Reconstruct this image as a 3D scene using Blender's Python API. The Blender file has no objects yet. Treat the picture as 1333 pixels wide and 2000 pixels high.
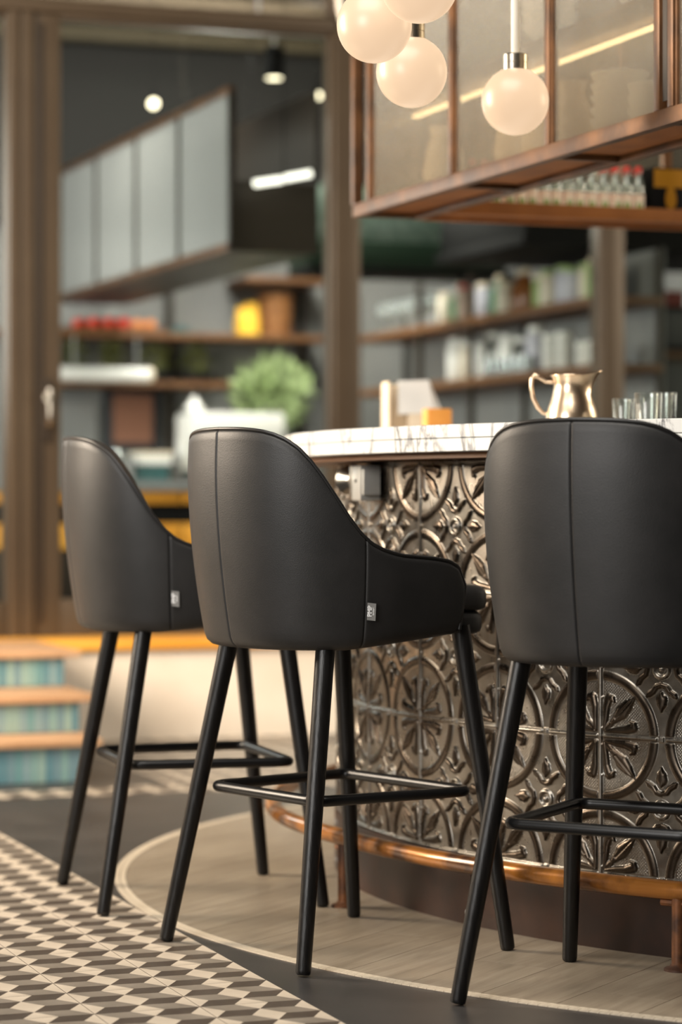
import bpy, bmesh, math, random
import numpy as np
from mathutils import Vector, Matrix

random.seed(7)
rng = np.random.default_rng(7)
SC = bpy.context.scene
COL = SC.collection
PI = math.pi

# ------------------------------------------------------------------ camera, world, lights, exposure
cam_d = bpy.data.cameras.new('camera')
cam = bpy.data.objects.new('camera', cam_d)
COL.objects.link(cam)
cam.location = (0, 0, 0.8871)
cam.rotation_euler = (PI / 2, 0, 0)
cam_d.sensor_fit = 'VERTICAL'
cam_d.sensor_height = 36.0
cam_d.sensor_width = 24.0
cam_d.lens = 5100 / 2000 * 36.0
cam_d.shift_y = -24.3 / 2000
cam_d.clip_end = 100
cam_d.dof.use_dof = True
cam_d.dof.focus_distance = 4.85
cam_d.dof.aperture_fstop = 2.3
SC.camera = cam

SC.view_settings.view_transform = 'Standard'
SC.view_settings.look = 'None'
SC.view_settings.gamma = 1.0
SC.view_settings.use_curve_mapping = False
SC.view_settings.exposure = 0.25

world = bpy.data.worlds.new('world')
SC.world = world
world.use_nodes = True
world.node_tree.nodes['Background'].inputs[0].default_value = (1.0, 0.93, 0.84, 1)
world.node_tree.nodes['Background'].inputs[1].default_value = 0.10


def area_light(name, loc, target, sx, sy, power, color=(1, 1, 1), spread=PI):
    d = bpy.data.lights.new(name, 'AREA')
    d.shape = 'RECTANGLE'
    d.size, d.size_y, d.energy, d.color, d.spread = sx, sy, power, color, spread
    o = bpy.data.objects.new(name, d)
    o.location = loc
    o.rotation_euler = (Vector(target) - Vector(loc)).to_track_quat('-Z', 'Y').to_euler()
    COL.objects.link(o)
    return o


area_light('daylight_window_front_left', (-3.4, 0.2, 2.3), (0.3, 5.2, 0.7), 2.2, 2.4, 200, (1.0, 0.965, 0.92))
area_light('daylight_window_left', (-3.6, 6.6, 2.2), (-0.5, 9.2, 0.3), 2.2, 1.8, 430, (1.0, 0.84, 0.66))
area_light('daylight_rooflight', (-0.6, 3.4, 4.2), (0.0, 4.6, 0), 3.0, 2.4, 150, (1.0, 0.94, 0.85))
area_light('added_backlight_right', (6.8, 7.2, 2.4), (1.0, 5.6, 1.6), 2.6, 2.2, 260, (1.0, 0.88, 0.70))  # no known window; light added to brighten the ribbed cabinet panes from behind

# ------------------------------------------------------------------ materials


def lin(r, g, b):
    f = lambda c: (c / 255 / 12.92) if c / 255 <= 0.04045 else ((c / 255 + 0.055) / 1.055) ** 2.4
    return (f(r), f(g), f(b), 1.0)


class NT:
    def __init__(self, name):
        self.m = bpy.data.materials.new(name)
        self.m.use_nodes = True
        self.t = self.m.node_tree
        self.n = self.t.nodes
        self.b = self.n['Principled BSDF']
        self.out = self.n['Material Output']

    def node(self, kind, **inp):
        nd = self.n.new(kind)
        for k, v in inp.items():
            nd.inputs[k.replace('_', ' ')].default_value = v
        return nd

    def link(self, a, b):
        self.t.links.new(a, b)

    def coords(self, scale=(1, 1, 1), kind='Object', rot=(0, 0, 0)):
        tc = self.n.new('ShaderNodeTexCoord')
        mp = self.n.new('ShaderNodeMapping')
        mp.inputs['Scale'].default_value = scale
        mp.inputs['Rotation'].default_value = rot
        self.link(tc.outputs[kind], mp.inputs['Vector'])
        return mp.outputs['Vector']

    def noise(self, vec, scale, detail=4, rough=0.55, dist=0.0):
        nd = self.node('ShaderNodeTexNoise', Scale=scale, Detail=detail, Roughness=rough, Distortion=dist)
        self.link(vec, nd.inputs['Vector'])
        return nd.outputs['Fac']

    def ramp(self, fac, stops):
        r = self.n.new('ShaderNodeValToRGB')
        e = r.color_ramp.elements
        while len(e) < len(stops):
            e.new(0.5)
        for el, (p, c) in zip(e, stops):
            el.position = p
            el.color = c
        self.link(fac, r.inputs[0])
        return r.outputs[0]

    def bump(self, fac, strength, dist=0.001):
        b = self.node('ShaderNodeBump', Strength=strength, Distance=dist)
        self.link(fac, b.inputs['Height'])
        self.link(b.outputs['Normal'], self.b.inputs['Normal'])


def plain(name, rgb, rough=0.5, metal=0.0, rgb2=None, nscale=8.0, stretch=(1, 1, 1), bump=None, coat=0.0, emit=None, spec=0.5, rot=(0, 0, 0), nrange=(0.35, 0.65)):
    m = NT(name)
    b = m.b
    b.inputs['Base Color'].default_value = lin(*rgb)
    b.inputs['Roughness'].default_value = rough
    b.inputs['Metallic'].default_value = metal
    b.inputs['Coat Weight'].default_value = coat
    b.inputs['Specular IOR Level'].default_value = spec
    if rgb2 is not None or bump:
        vec = m.coords(stretch, rot=rot)
    if rgb2 is not None:
        f = m.noise(vec, nscale, 6)
        m.link(m.ramp(f, [(nrange[0], lin(*rgb)), (nrange[1], lin(*rgb2))]), b.inputs['Base Color'])
    if bump:
        m.bump(m.noise(vec, bump[0], 3), bump[1], bump[2] if len(bump) > 2 else 0.001)
    if emit:
        b.inputs['Emission Color'].default_value = lin(*emit[0])
        b.inputs['Emission Strength'].default_value = emit[1]
    return m.m


def thin_glass(name, tint=(245, 250, 247), gloss=0.12, rough=0.03, diffuse=0.0, diff_rgb=(200, 200, 195), ribs=None, fres=0.75):
    m = NT(name)
    m.n.remove(m.b)
    tr = m.n.new('ShaderNodeBsdfTransparent'); tr.inputs[0].default_value = lin(*tint)
    gl = m.n.new('ShaderNodeBsdfGlossy'); gl.inputs['Roughness'].default_value = rough
    lw = m.n.new('ShaderNodeLayerWeight'); lw.inputs[0].default_value = 0.28
    ad = m.n.new('ShaderNodeMath'); ad.operation = 'MULTIPLY_ADD'
    ad.inputs[1].default_value = fres; ad.inputs[2].default_value = gloss; ad.use_clamp = True
    m.link(lw.outputs['Fresnel'], ad.inputs[0])
    mx = m.n.new('ShaderNodeMixShader')
    m.link(ad.outputs[0], mx.inputs[0])
    first = tr.outputs[0]
    if diffuse > 0:
        df = m.n.new('ShaderNodeBsdfTranslucent'); df.inputs[0].default_value = lin(*diff_rgb)
        d2 = m.n.new('ShaderNodeBsdfDiffuse'); d2.inputs[0].default_value = lin(*diff_rgb)
        m0 = m.n.new('ShaderNodeMixShader'); m0.inputs[0].default_value = 0.55
        m.link(df.outputs[0], m0.inputs[1]); m.link(d2.outputs[0], m0.inputs[2])
        m1 = m.n.new('ShaderNodeMixShader'); m1.inputs[0].default_value = diffuse
        m.link(tr.outputs[0], m1.inputs[1]); m.link(m0.outputs[0], m1.inputs[2])
        first = m1.outputs[0]
    m.link(first, mx.inputs[1]); m.link(gl.outputs[0], mx.inputs[2])
    if ribs:
        vec = m.coords(ribs)
        w = m.n.new('ShaderNodeTexWave'); w.inputs['Scale'].default_value = 1.0
        w.bands_direction = 'Y'
        m.link(vec, w.inputs['Vector'])
        b = m.node('ShaderNodeBump', Strength=0.8, Distance=0.004)
        m.link(w.outputs['Fac'], b.inputs['Height'])
        m.link(b.outputs['Normal'], gl.inputs['Normal'])
    m.link(mx.outputs[0], m.out.inputs[0])
    return m.m


MT = {}


def build_materials():
    # black leather with fine pores
    m = NT('black_leather')
    m.b.inputs['Roughness'].default_value = 0.47
    m.b.inputs['Specular IOR Level'].default_value = 0.4
    vec = m.coords((1, 1, 1))
    f = m.noise(vec, 14, 4)
    m.link(m.ramp(f, [(0.3, lin(31, 31, 31)), (0.7, lin(40, 39, 39))]), m.b.inputs['Base Color'])
    vo = m.node('ShaderNodeTexVoronoi', Scale=520)
    m.link(vec, vo.inputs['Vector'])
    m.bump(vo.outputs['Distance'], 0.25, 0.0006)
    MT['leather'] = m.m
    MT['piping'] = plain('piping_leather', (24, 23, 23), 0.4)
    MT['lining'] = plain('lining_leather', (52, 48, 45), 0.45, bump=(500, 0.2, 0.0005))
    # black stained oak
    m = NT('black_stained_wood')
    vec = m.coords((55, 55, 2.2))
    f = m.noise(vec, 3.0, 5, 0.6, 0.4)
    m.link(m.ramp(f, [(0.35, lin(10, 9, 9)), (0.62, lin(20, 18, 17)), (0.8, lin(38, 34, 31))]), m.b.inputs['Base Color'])
    m.b.inputs['Roughness'].default_value = 0.36
    m.b.inputs['Specular IOR Level'].default_value = 0.38
    m.bump(f, 0.5, 0.0012)
    MT['blackwood'] = m.m
    MT['blacksteel'] = plain('black_powder_coat', (22, 22, 23), 0.33, 0.35)
    MT['screw'] = plain('black_screw', (30, 30, 30), 0.3, 0.8)
    MT['tag'] = plain('grey_woven_tag', (128, 127, 125), 0.7, bump=(900, 0.3, 0.0004))
    MT['print_white'] = plain('white_print', (240, 240, 240), 0.6)
    # pressed tin
    m = NT('pressed_tin')
    vec = m.coords((1, 1, 1))
    f = m.noise(vec, 5, 6, 0.6, 0.6)
    ground = m.ramp(f, [(0.3, lin(118, 105, 92)), (0.5, lin(148, 143, 135)), (0.7, lin(170, 167, 161))])
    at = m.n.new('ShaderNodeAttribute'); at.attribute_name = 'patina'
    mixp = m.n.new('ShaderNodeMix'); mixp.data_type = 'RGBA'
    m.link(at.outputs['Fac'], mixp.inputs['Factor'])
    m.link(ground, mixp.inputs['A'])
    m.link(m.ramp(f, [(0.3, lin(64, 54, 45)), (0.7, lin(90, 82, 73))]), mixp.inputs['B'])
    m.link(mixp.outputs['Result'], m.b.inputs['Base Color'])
    g = m.noise(vec, 40, 4)
    rr = m.ramp(g, [(0.3, (0.25, 0.25, 0.25, 1)), (0.7, (0.37, 0.37, 0.37, 1))])
    m.link(rr, m.b.inputs['Roughness'])
    m.b.inputs['Metallic'].default_value = 1.0
    m.bump(m.noise(vec, 60, 3), 0.08, 0.0015)
    MT['tin'] = m.m
    # white marble with grey veins
    m = NT('white_marble')
    vec = m.coords((1, 1, 0.35))
    n1 = m.noise(vec, 9, 7, 0.6, 1.2)
    d = m.node('ShaderNodeMath'); d.operation = 'SUBTRACT'; d.inputs[1].default_value = 0.5
    m.link(n1, d.inputs[0])
    ab = m.node('ShaderNodeMath'); ab.operation = 'ABSOLUTE'
    m.link(d.outputs[0], ab.inputs[0])
    veins = m.ramp(ab.outputs[0], [(0.0, lin(84, 84, 88)), (0.014, lin(160, 160, 160)), (0.04, lin(216, 216, 213))])
    n2 = m.noise(vec, 3, 3)
    mask = m.ramp(n2, [(0.36, (0, 0, 0, 1)), (0.52, (1, 1, 1, 1))])
    mix = m.n.new('ShaderNodeMix'); mix.data_type = 'RGBA'
    m.link(mask, mix.inputs['Factor'])
    mix.inputs['A'].default_value = lin(216, 216, 213)
    m.link(veins, mix.inputs['B'])
    m.link(mix.outputs['Result'], m.b.inputs['Base Color'])
    m.b.inputs['Roughness'].default_value = 0.22
    MT['marble'] = m.m
    MT['rail'] = plain('worn_brass_pipe', (70, 42, 24), 0.28, 0.3, (172, 110, 44), 9, coat=0.4, nrange=(0.36, 0.6), bump=(60, 0.12))
    MT['rust'] = plain('rusty_steel', (72, 48, 36), 0.5, 0.3, (132, 84, 50), 22, bump=(90, 0.3), nrange=(0.4, 0.65))
    MT['darkrust'] = plain('dark_rusted_sheet', (38, 25, 19), 0.42, 0.3, (66, 40, 27), 6, bump=(70, 0.15), nrange=(0.4, 0.7))
    MT['underside'] = plain('oiled_plywood', (112, 74, 42), 0.5)
    # floor
    MT['charcoal'] = plain('charcoal_screed', (42, 41, 41), 0.38, 0, (57, 55, 54), 5, bump=(80, 0.05))
    MT['tile_light'] = plain('cement_light', (180, 168, 152), 0.38, 0, (196, 184, 167), 14)
    MT['tile_mid'] = plain('cement_mid', (114, 106, 96), 0.38, 0, (130, 121, 110), 14)
    MT['tile_dark'] = plain('cement_dark', (60, 51, 44), 0.38, 0, (73, 63, 55), 14)
    MT['grout'] = plain('grout', (92, 82, 72), 0.8)
    MT['mosaic'] = plain('mosaic_white', (176, 164, 146), 0.4, 0, (200, 189, 170), 60)
    m = NT('grey_oiled_oak')
    vec = m.coords((0.9, 14, 1))
    f = m.noise(vec, 3.5, 7, 0.62, 0.8)
    g = m.noise(m.coords((1, 1, 1)), 2.2, 3)
    c1 = m.ramp(f, [(0.25, lin(116, 106, 92)), (0.5, lin(140, 129, 113)), (0.75, lin(156, 146, 130))])
    mix = m.n.new('ShaderNodeMix'); mix.data_type = 'RGBA'; mix.blend_type = 'MULTIPLY'
    mix.inputs['Factor'].default_value = 0.5
    m.link(c1, mix.inputs['A'])
    m.link(m.ramp(g, [(0.35, lin(205, 200, 195)), (0.65, lin(255, 255, 255))]), mix.inputs['B'])
    m.link(mix.outputs['Result'], m.b.inputs['Base Color'])
    m.b.inputs['Roughness'].default_value = 0.4
    m.bump(f, 0.12, 0.001)
    MT['plank'] = m.m
    # building
    MT['bronze'] = plain('taupe_bronze_frame', (76, 64, 51), 0.42, 0.35, (82, 70, 56), 3)
    MT['bronze_dark'] = plain('dark_bronze', (52, 44, 37), 0.45, 0.3)
    MT['steelgrey'] = plain('brushed_steel', (170, 168, 162), 0.3, 1.0)
    MT['pane'] = thin_glass('window_glass', (236, 240, 238), 0.0, 0.0, fres=0.45)
    MT['whitewall'] = plain('white_plaster', (226, 212, 194), 0.8, 0, (236, 224, 208), 4, bump=(40, 0.1))
    MT['ledge'] = plain('honey_wood', (222, 152, 52), 0.45, 0, (238, 176, 74), 4, stretch=(0.5, 6, 1))
    MT['tread'] = plain('pale_wood_tread', (186, 142, 104), 0.5, 0, (206, 166, 128), 5, stretch=(1, 9, 1))
    teal = [(112, 154, 156), (134, 168, 164), (100, 140, 150), (146, 174, 166), (118, 148, 156), (134, 162, 166)]
    for i, c in enumerate(teal):
        MT['teal%d' % i] = plain('teal_glaze_%d' % i, c, 0.22, coat=0.5)
    MT['greywall'] = plain('grey_plaster', (128, 128, 128), 0.8, 0, (142, 141, 139), 3)
    MT['hallwall'] = plain('hall_plaster', (112, 104, 94), 0.85)
    MT['darkceil'] = plain('dark_ceiling', (20, 17, 14), 0.8)
    MT['beam'] = plain('olive_beam', (70, 60, 40), 0.7)
    MT['black'] = plain('black_lacquer', (7, 7, 7), 0.8, spec=0.2)
    # cabinet
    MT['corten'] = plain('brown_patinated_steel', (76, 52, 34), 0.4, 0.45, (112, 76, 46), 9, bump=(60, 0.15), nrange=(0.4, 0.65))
    MT['corten_lit_tone'] = plain('corten_painted_light', (158, 100, 50), 0.5, 0.1, (134, 82, 40), 8)  # orange copy of the cabinet steel, warm light painted into the colour
    MT['ribbed'] = thin_glass('ribbed_glass', (240, 236, 226), 0.02, 0.12, 0.10, (226, 218, 200), (1, 120, 1))
    MT['frosted'] = thin_glass('frosted_glass', (222, 222, 220), 0.1, 0.2, 0.6, (216, 216, 213))
    MT['shelfwood'] = plain('brown_shelf_wood', (96, 62, 34), 0.55, 0, (116, 78, 46), 6, stretch=(1, 8, 8))
    # lamps
    MT['globe'] = plain('opal_globe', (120, 105, 88), 0.35, emit=((255, 218, 180), 0.66))
    MT['nickel'] = plain('brushed_nickel', (190, 182, 168), 0.28, 1.0)
    MT['whitepipe'] = plain('white_enamel', (224, 216, 202), 0.4)
    MT['lamp_on'] = plain('lit_lamp', (255, 240, 210), 0.5, emit=((255, 236, 200), 5.0))
    MT['strip_glow'] = plain('added_strip_glow', (255, 236, 200), 0.5, emit=((255, 224, 176), 7.0))  # glow for the added strips inside the hanging cabinet, no real lamp
    MT['tube_on'] = plain('lit_tube', (255, 250, 240), 0.5, emit=((255, 246, 232), 2.6))
    # small things
    MT['bottle'] = thin_glass('pale_green_glass', (228, 240, 232), 0.14, 0.06, 0.30, (214, 226, 216))
    MT['clear'] = thin_glass('clear_glass', (240, 244, 242), 0.12, 0.03, 0.06, (230, 232, 230))
    MT['glassware'] = thin_glass('bar_glassware', (240, 244, 242), 0.16, 0.05, 0.28, (226, 230, 230))
    MT['redcap'] = plain('red_cap', (206, 52, 40), 0.4)
    MT['labelcream'] = plain('cream_label', (238, 226, 206), 0.6, 0, (232, 196, 176), 40)
    MT['labelgreen'] = plain('green_mark', (104, 160, 62), 0.6)
    MT['silver'] = plain('polished_silver', (232, 206, 176), 0.28, 1.0)
    MT['white'] = plain('white_gloss', (236, 234, 230), 0.35)
    MT['cream'] = plain('cream_paper', (232, 214, 188), 0.7)
    MT['orangewood'] = plain('orange_wood', (232, 160, 76), 0.5, 0, (214, 138, 58), 12)
    MT['yellow'] = plain('yellow_bag', (236, 176, 40), 0.6, 0, (246, 196, 64), 12)
    MT['basket'] = plain('brown_wicker', (150, 100, 52), 0.7, 0, (120, 76, 38), 30)
    MT['red'] = plain('red_fruit', (226, 66, 40), 0.4, 0, (200, 48, 34), 10)
    MT['orange'] = plain('orange_fruit', (240, 150, 90), 0.45)
    MT['tealcloth'] = plain('teal_cloth', (44, 84, 86), 0.8)
    MT['leaf'] = plain('plant_leaf', (150, 170, 116), 0.5, 0, (180, 196, 146), 14)
    MT['leafdark'] = plain('olive_leaf', (74, 78, 28), 0.6, 0, (98, 100, 40), 14)
    MT['grey'] = plain('grey_metal', (150, 150, 150), 0.4, 0.4)
    MT['boxgrey'] = plain('light_grey_casing', (178, 178, 174), 0.35, 0.2)
    MT['charbox'] = plain('charcoal_plastic', (40, 42, 48), 0.5)
    MT['green'] = plain('green_enamel', (24, 46, 30), 0.5)
    MT['palegreen'] = plain('pale_green_glass_tile', (84, 104, 92), 0.3, 0, (128, 142, 132), 26)
    MT['bookred'] = plain('dull_red_box', (136, 44, 36), 0.6)
    MT['amber'] = plain('amber_box', (168, 116, 16), 0.5)
    MT['brownbottle'] = plain('brown_glass', (120, 72, 34), 0.25)
    MT['terracotta'] = plain('terracotta', (140, 96, 76), 0.8)
    MT['pastel0'] = plain('cream_jar', (216, 204, 186), 0.5)
    MT['pastel1'] = plain('sage_jar', (150, 172, 110), 0.5)
    MT['pastel2'] = plain('lilac_jar', (186, 184, 196), 0.5)
    MT['pastel3'] = plain('pink_jar', (206, 178, 160), 0.5)
    MT['pastel4'] = plain('bottle_green_jar', (70, 116, 80), 0.4)


build_materials()

# ------------------------------------------------------------------ mesh helpers


class MB:
    def __init__(self):
        self.v, self.f, self.mi = [], [], []

    def add(self, verts, faces, mi=0):
        o = len(self.v)
        self.v += [tuple(p) for p in verts]
        self.f += [tuple(i + o for i in q) for q in faces]
        self.mi += [mi] * len(faces)
        return self

    def box(self, x0, x1, y0, y1, z0, z1, mi=0):
        return self.add([(x0, y0, z0), (x1, y0, z0), (x1, y1, z0), (x0, y1, z0), (x0, y0, z1), (x1, y0, z1), (x1, y1, z1), (x0, y1, z1)],
                        [(0, 3, 2, 1), (4, 5, 6, 7), (0, 1, 5, 4), (1, 2, 6, 5), (2, 3, 7, 6), (3, 0, 4, 7)], mi)

    def cbox(self, x0, x1, y0, y1, z0, z1, b=0.004, mi=0):
        """box with chamfered edges"""
        bm = bmesh.new()
        bmesh.ops.create_cube(bm, size=1)
        for q in bm.verts:
            q.co = Vector(((x0 + x1) / 2 + q.co.x * (x1 - x0), (y0 + y1) / 2 + q.co.y * (y1 - y0), (z0 + z1) / 2 + q.co.z * (z1 - z0)))
        b = min(b, (x1 - x0) * 0.45, (y1 - y0) * 0.45, (z1 - z0) * 0.45)
        bmesh.ops.bevel(bm, geom=list(bm.edges), offset=b, segments=2, affect='EDGES', profile=0.6)
        bm.verts.index_update()
        self.add([q.co[:] for q in bm.verts], [[q.index for q in p.verts] for p in bm.faces], mi)
        bm.free()
        return self

    def lathe(self, prof, n=24, cx=0, cy=0, mi=0, cap0=True, cap1=True):
        vs, fs = [], []
        for r, z in prof:
            for i in range(n):
                a = 2 * PI * i / n
                vs.append((cx + r * math.cos(a), cy + r * math.sin(a), z))
        for j in range(len(prof) - 1):
            for i in range(n):
                k = (i + 1) % n
                fs.append((j * n + i, j * n + k, (j + 1) * n + k, (j + 1) * n + i))
        if cap0:
            fs.append(tuple(range(n))[::-1])
        if cap1:
            fs.append(tuple((len(prof) - 1) * n + i for i in range(n)))
        return self.add(vs, fs, mi)

    def tube(self, pts, rad, n=10, closed=False, mi=0):
        P = [Vector(p) for p in pts]
        m = len(P)
        rads = rad if hasattr(rad, '__len__') else [rad] * m
        vs, fs = [], []
        up = None
        for i in range(m):
            a = P[(i - 1) % m] if (closed or i > 0) else P[i]
            b = P[(i + 1) % m] if (closed or i < m - 1) else P[i]
            t = (b - a).normalized()
            if up is None:
                up = Vector((0, 0, 1)) if abs(t.z) < 0.9 else Vector((1, 0, 0))
            s = t.cross(up).normalized()
            up = s.cross(t).normalized()
            for k in range(n):
                an = 2 * PI * k / n
                vs.append(P[i] + (s * math.cos(an) + up * math.sin(an)) * rads[i])
        for i in range(m if closed else m - 1):
            j = (i + 1) % m
            for k in range(n):
                l = (k + 1) % n
                fs.append((i * n + k, i * n + l, j * n + l, j * n + k))
        if not closed:
            fs.append(tuple(range(n))[::-1])
            fs.append(tuple((m - 1) * n + k for k in range(n)))
        return self.add(vs, fs, mi)

    def sphere(self, c, r, nu=20, nv=12, mi=0, sz=1.0):
        prof = [(max(r * math.sin(PI * j / nv), 1e-5), c[2] - r * sz * math.cos(PI * j / nv)) for j in range(nv + 1)]
        return self.lathe(prof, nu, c[0], c[1], mi)

    def grid(self, V, mi=0, closed_u=False, flip=False):
        """V[i][j] grid of points"""
        n, m = len(V), len(V[0])
        vs = [p for row in V for p in row]
        fs = []
        for i in range(n if closed_u else n - 1):
            k = (i + 1) % n
            for j in range(m - 1):
                q = (i * m + j, k * m + j, k * m + j + 1, i * m + j + 1)
                fs.append(q[::-1] if flip else q)
        return self.add(vs, fs, mi)

    def mesh(self, name, mats, smooth=None):
        me = bpy.data.meshes.new(name)
        me.from_pydata(self.v, [], self.f)
        for mm in (mats if isinstance(mats, (list, tuple)) else [mats]):
            me.materials.append(MT[mm])
        if max(self.mi, default=0) > 0:
            me.polygons.foreach_set('material_index', self.mi)
        me.update()
        if smooth:
            me.polygons.foreach_set('use_smooth', [True] * len(me.polygons))
            if smooth < 179:
                me.set_sharp_from_angle(angle=math.radians(smooth))
        return me

    def obj(self, name, mats, parent=None, smooth=None, loc=None, rz=0):
        return link(name, self.mesh(name, mats, smooth), parent, loc, rz)


def link(name, me, parent=None, loc=None, rz=0):
    o = bpy.data.objects.new(name, me)
    COL.objects.link(o)
    if loc is not None:
        o.location = loc
    o.rotation_euler = (0, 0, rz)
    if parent is not None:
        o.parent = parent
    return o


def tag(o, label, cat, group=None):
    o['label'] = label
    o['category'] = cat
    if group:
        o['group'] = group
    return o


def empty(name, loc=(0, 0, 0), rz=0):
    return link(name, None, None, loc, rz)


def struct(o):
    o['kind'] = 'structure'
    return o


# building frame: u runs along the glazed wall, v runs away from the camera
CB, SB = 0.9404, 0.3402
RZ = math.atan2(SB, CB)


def B(u, v, z=0.0):
    return (CB * u - SB * v, SB * u + CB * v, z)


def bthing(name, label, cat, u, v, z, rot=0, group=None):
    return tag(empty(name, B(u, v, z), RZ + rot), label, cat, group)


def bsingle(mb, name, mats, label, cat, u, v, z, rot=0, group=None, smooth=None):
    return tag(mb.obj(name, mats, None, smooth, B(u, v, z), RZ + rot), label, cat, group)


# ------------------------------------------------------------------ hall: floor, walls, ceiling
BC = Vector((1.6345, 6.3564, 0))      # bar centre
R_TIN, R_BASE, R_TOP, R_DISC = 1.641, 1.650, 1.772, 2.146
DISC = Vector((1.605, 6.3078, 0))

floor = struct(MB().box(-5.5, 7.0, -3.0, 13.0, -0.12, 0.0).obj('floor', 'charcoal'))
floor['label'] = 'charcoal screed floor of the bar hall'

struct(MB().box(-5.6, -5.5, -3.0, 9.3, 0, 4.6).obj('wall_left', 'hallwall'))
struct(MB().box(-5.6, 7.1, -3.1, -3.0, 0, 4.6).obj('wall_front', 'hallwall'))
struct(MB().box(7.0, 7.1, -3.0, 13.0, 0, 4.6).obj('wall_right', 'hallwall'))
struct(MB().box(-5.6, 7.1, -3.1, 9.2, 4.6, 4.7).obj('ceiling', 'darkceil'))


# patterned cement tiles: one shared mesh, cube pattern of rhombi and parallelograms
T1, T2 = 0.202, 0.189      # tile size along and across the field


def clip_poly(poly, x0, x1, y0, y1):
    def cut(p, f):
        out = []
        for i in range(len(p)):
            a, b = p[i - 1], p[i]
            fa, fb = f(a), f(b)
            if (fa >= 0) != (fb >= 0):
                t = fa / (fa - fb)
                out.append((a[0] + (b[0] - a[0]) * t, a[1] + (b[1] - a[1]) * t))
            if fb >= 0:
                out.append(b)
        return out
    for f in (lambda q: q[0] - x0, lambda q: x1 - q[0], lambda q: q[1] - y0, lambda q: y1 - q[1]):
        poly = cut(poly, f)
        if len(poly) < 3:
            return []
    return poly


def tile_mesh():
    """local x = along e1 (towards the camera), local y = e2"""
    mb = MB()
    a, b, h = T1 / 4, T2 * 0.165, T2 / 2
    g = 0.0007
    z = 0.0016

    def put(poly, mi):
        p = clip_poly(poly, g, T1 - g, g, T2 - g)
        if len(p) >= 3:
            mb.add([(q[0], q[1], z) for q in p], [tuple(range(len(p)))], mi)
    for r in range(-1, 4):
        off = a if r % 2 == 0 else 0.0
        y = r * h
        for kk in range(-2, 5):
            c = off + kk * 2 * a
            put([(c - a, y), (c, y - b), (c + a, y), (c, y + b)], 0)
            put([(c - a, y), (c, y + b), (c, y + h), (c - a, y + h - b)], 1)
            put([(c, y + b), (c + a, y), (c + a, y + h - b), (c, y + h)], 2)
    mb.box(g, T1 - g, g, T2 - g, -0.004, 0.0009, 3)
    return mb.mesh('floor_tile', ['tile_light', 'tile_mid', 'tile_dark', 'grout'])


TM = tile_mesh()
E1 = Vector((SB, -CB, 0))
E2 = Vector((CB, SB, 0))
# right hand edge of the tiled field passes here; a cross joint passes through J
EDGE = Vector((-0.002, 4.417, 0))
J = Vector((-0.3995, 4.7176, 0))
v_edge = EDGE.dot(E2) + 0.007
e1_j = J.dot(E1)
TILE_Q = Matrix(((E1.x, E2.x, 0), (E1.y, E2.y, 0), (0, 0, 1)))
rot_tile = TILE_Q.to_euler()
ntile = 0


def put_tile(i, j):
    """i along e1 from J, j along e2 to the left of the edge"""
    global ntile
    o = E1 * (e1_j + i * T1) + E2 * (v_edge - (j + 1) * T2)
    far = max((o + E1 * (T1 * p) + E2 * (T2 * q) - DISC).length for p in (0, 1) for q in (0, 1))
    if far < R_DISC:
        return
    ob = link('floor_tile', TM, floor, o)
    ob.rotation_euler = rot_tile
    ntile += 1


I_FAR = -15
for j in range(0, 9):
    for i in range(I_FAR, 8):
        if -0.2 * j < 2 and (j < 6 or i < -2):
            put_tile(i, j)
# the same tiles run on between the dark field and the low wall
for j in range(-9, 9):
    for i in range(I_FAR - 11, I_FAR):
        p = E1 * (e1_j + i * T1) + E2 * (v_edge - (j + 1) * T2)
        v = -p.dot(E1)
        u = p.dot(E2)
        if v < 9.45 and p.x > -1.9 and not (v > 7.9 and u < 2.2):
            put_tile(i, j)

# round field of grey planks inside a mosaic border
PD = Vector((0.5, 0.866, 0))
PN = Vector((0.866, -0.5, 0))
W = 0.16
NC = 96
circ = [(DISC.x + (R_DISC - 0.028) * math.cos(2 * PI * i / NC), DISC.y + (R_DISC - 0.028) * math.sin(2 * PI * i / NC)) for i in range(NC)]


def clip_half(poly, f):
    out = []
    for i in range(len(poly)):
        a, b = poly[i - 1], poly[i]
        fa, fb = f(a), f(b)
        if (fa >= 0) != (fb >= 0):
            t = fa / (fa - fb)
            out.append((a[0] + (b[0] - a[0]) * t, a[1] + (b[1] - a[1]) * t))
        if fb >= 0:
            out.append(b)
    return out


off0 = -1.8037
for r in range(-16, 15):
    n0 = off0 + r * W
    p = -4.0 + (r * 0.61) % 1.4
    while p < 12:
        L = 1.5
        def fd(sx, lim, vec):
            return lambda q: sx * (q[0] * vec.x + q[1] * vec.y - lim)
        poly = circ
        for fn in (fd(1, n0 + 0.0006, PN), fd(-1, n0 + W - 0.0006, PN), fd(1, p + 0.0006, PD), fd(-1, p + L - 0.0006, PD)):
            poly = clip_half(poly, fn)
            if len(poly) < 3:
                break
        p += L
        if len(poly) < 3:
            continue
        if all(math.hypot(q[0] - BC.x, q[1] - BC.y) < R_BASE - 0.12 for q in poly):
            continue
        c = Vector((sum(q[0] for q in poly) / len(poly), sum(q[1] for q in poly) / len(poly), 0))
        cs, sn = PD.x, PD.y
        loc = [((q[0] - c.x) * cs + (q[1] - c.y) * sn, -(q[0] - c.x) * sn + (q[1] - c.y) * cs) for q in poly]
        m = len(loc)
        mb = MB().add([(q[0], q[1], 0.0022) for q in loc] + [(q[0], q[1], -0.004) for q in loc],
                      [tuple(range(m))] + [((k + 1) % m, k, m + k, m + (k + 1) % m) for k in range(m)])
        o = mb.obj('plank', 'plank', floor, None, c, math.atan2(PD.y, PD.x))
        o.location.z = 0.0

# mosaic border, two rows of small stones; the front arc stone by stone
NM = 660
dm = 2 * PI / NM


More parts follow.
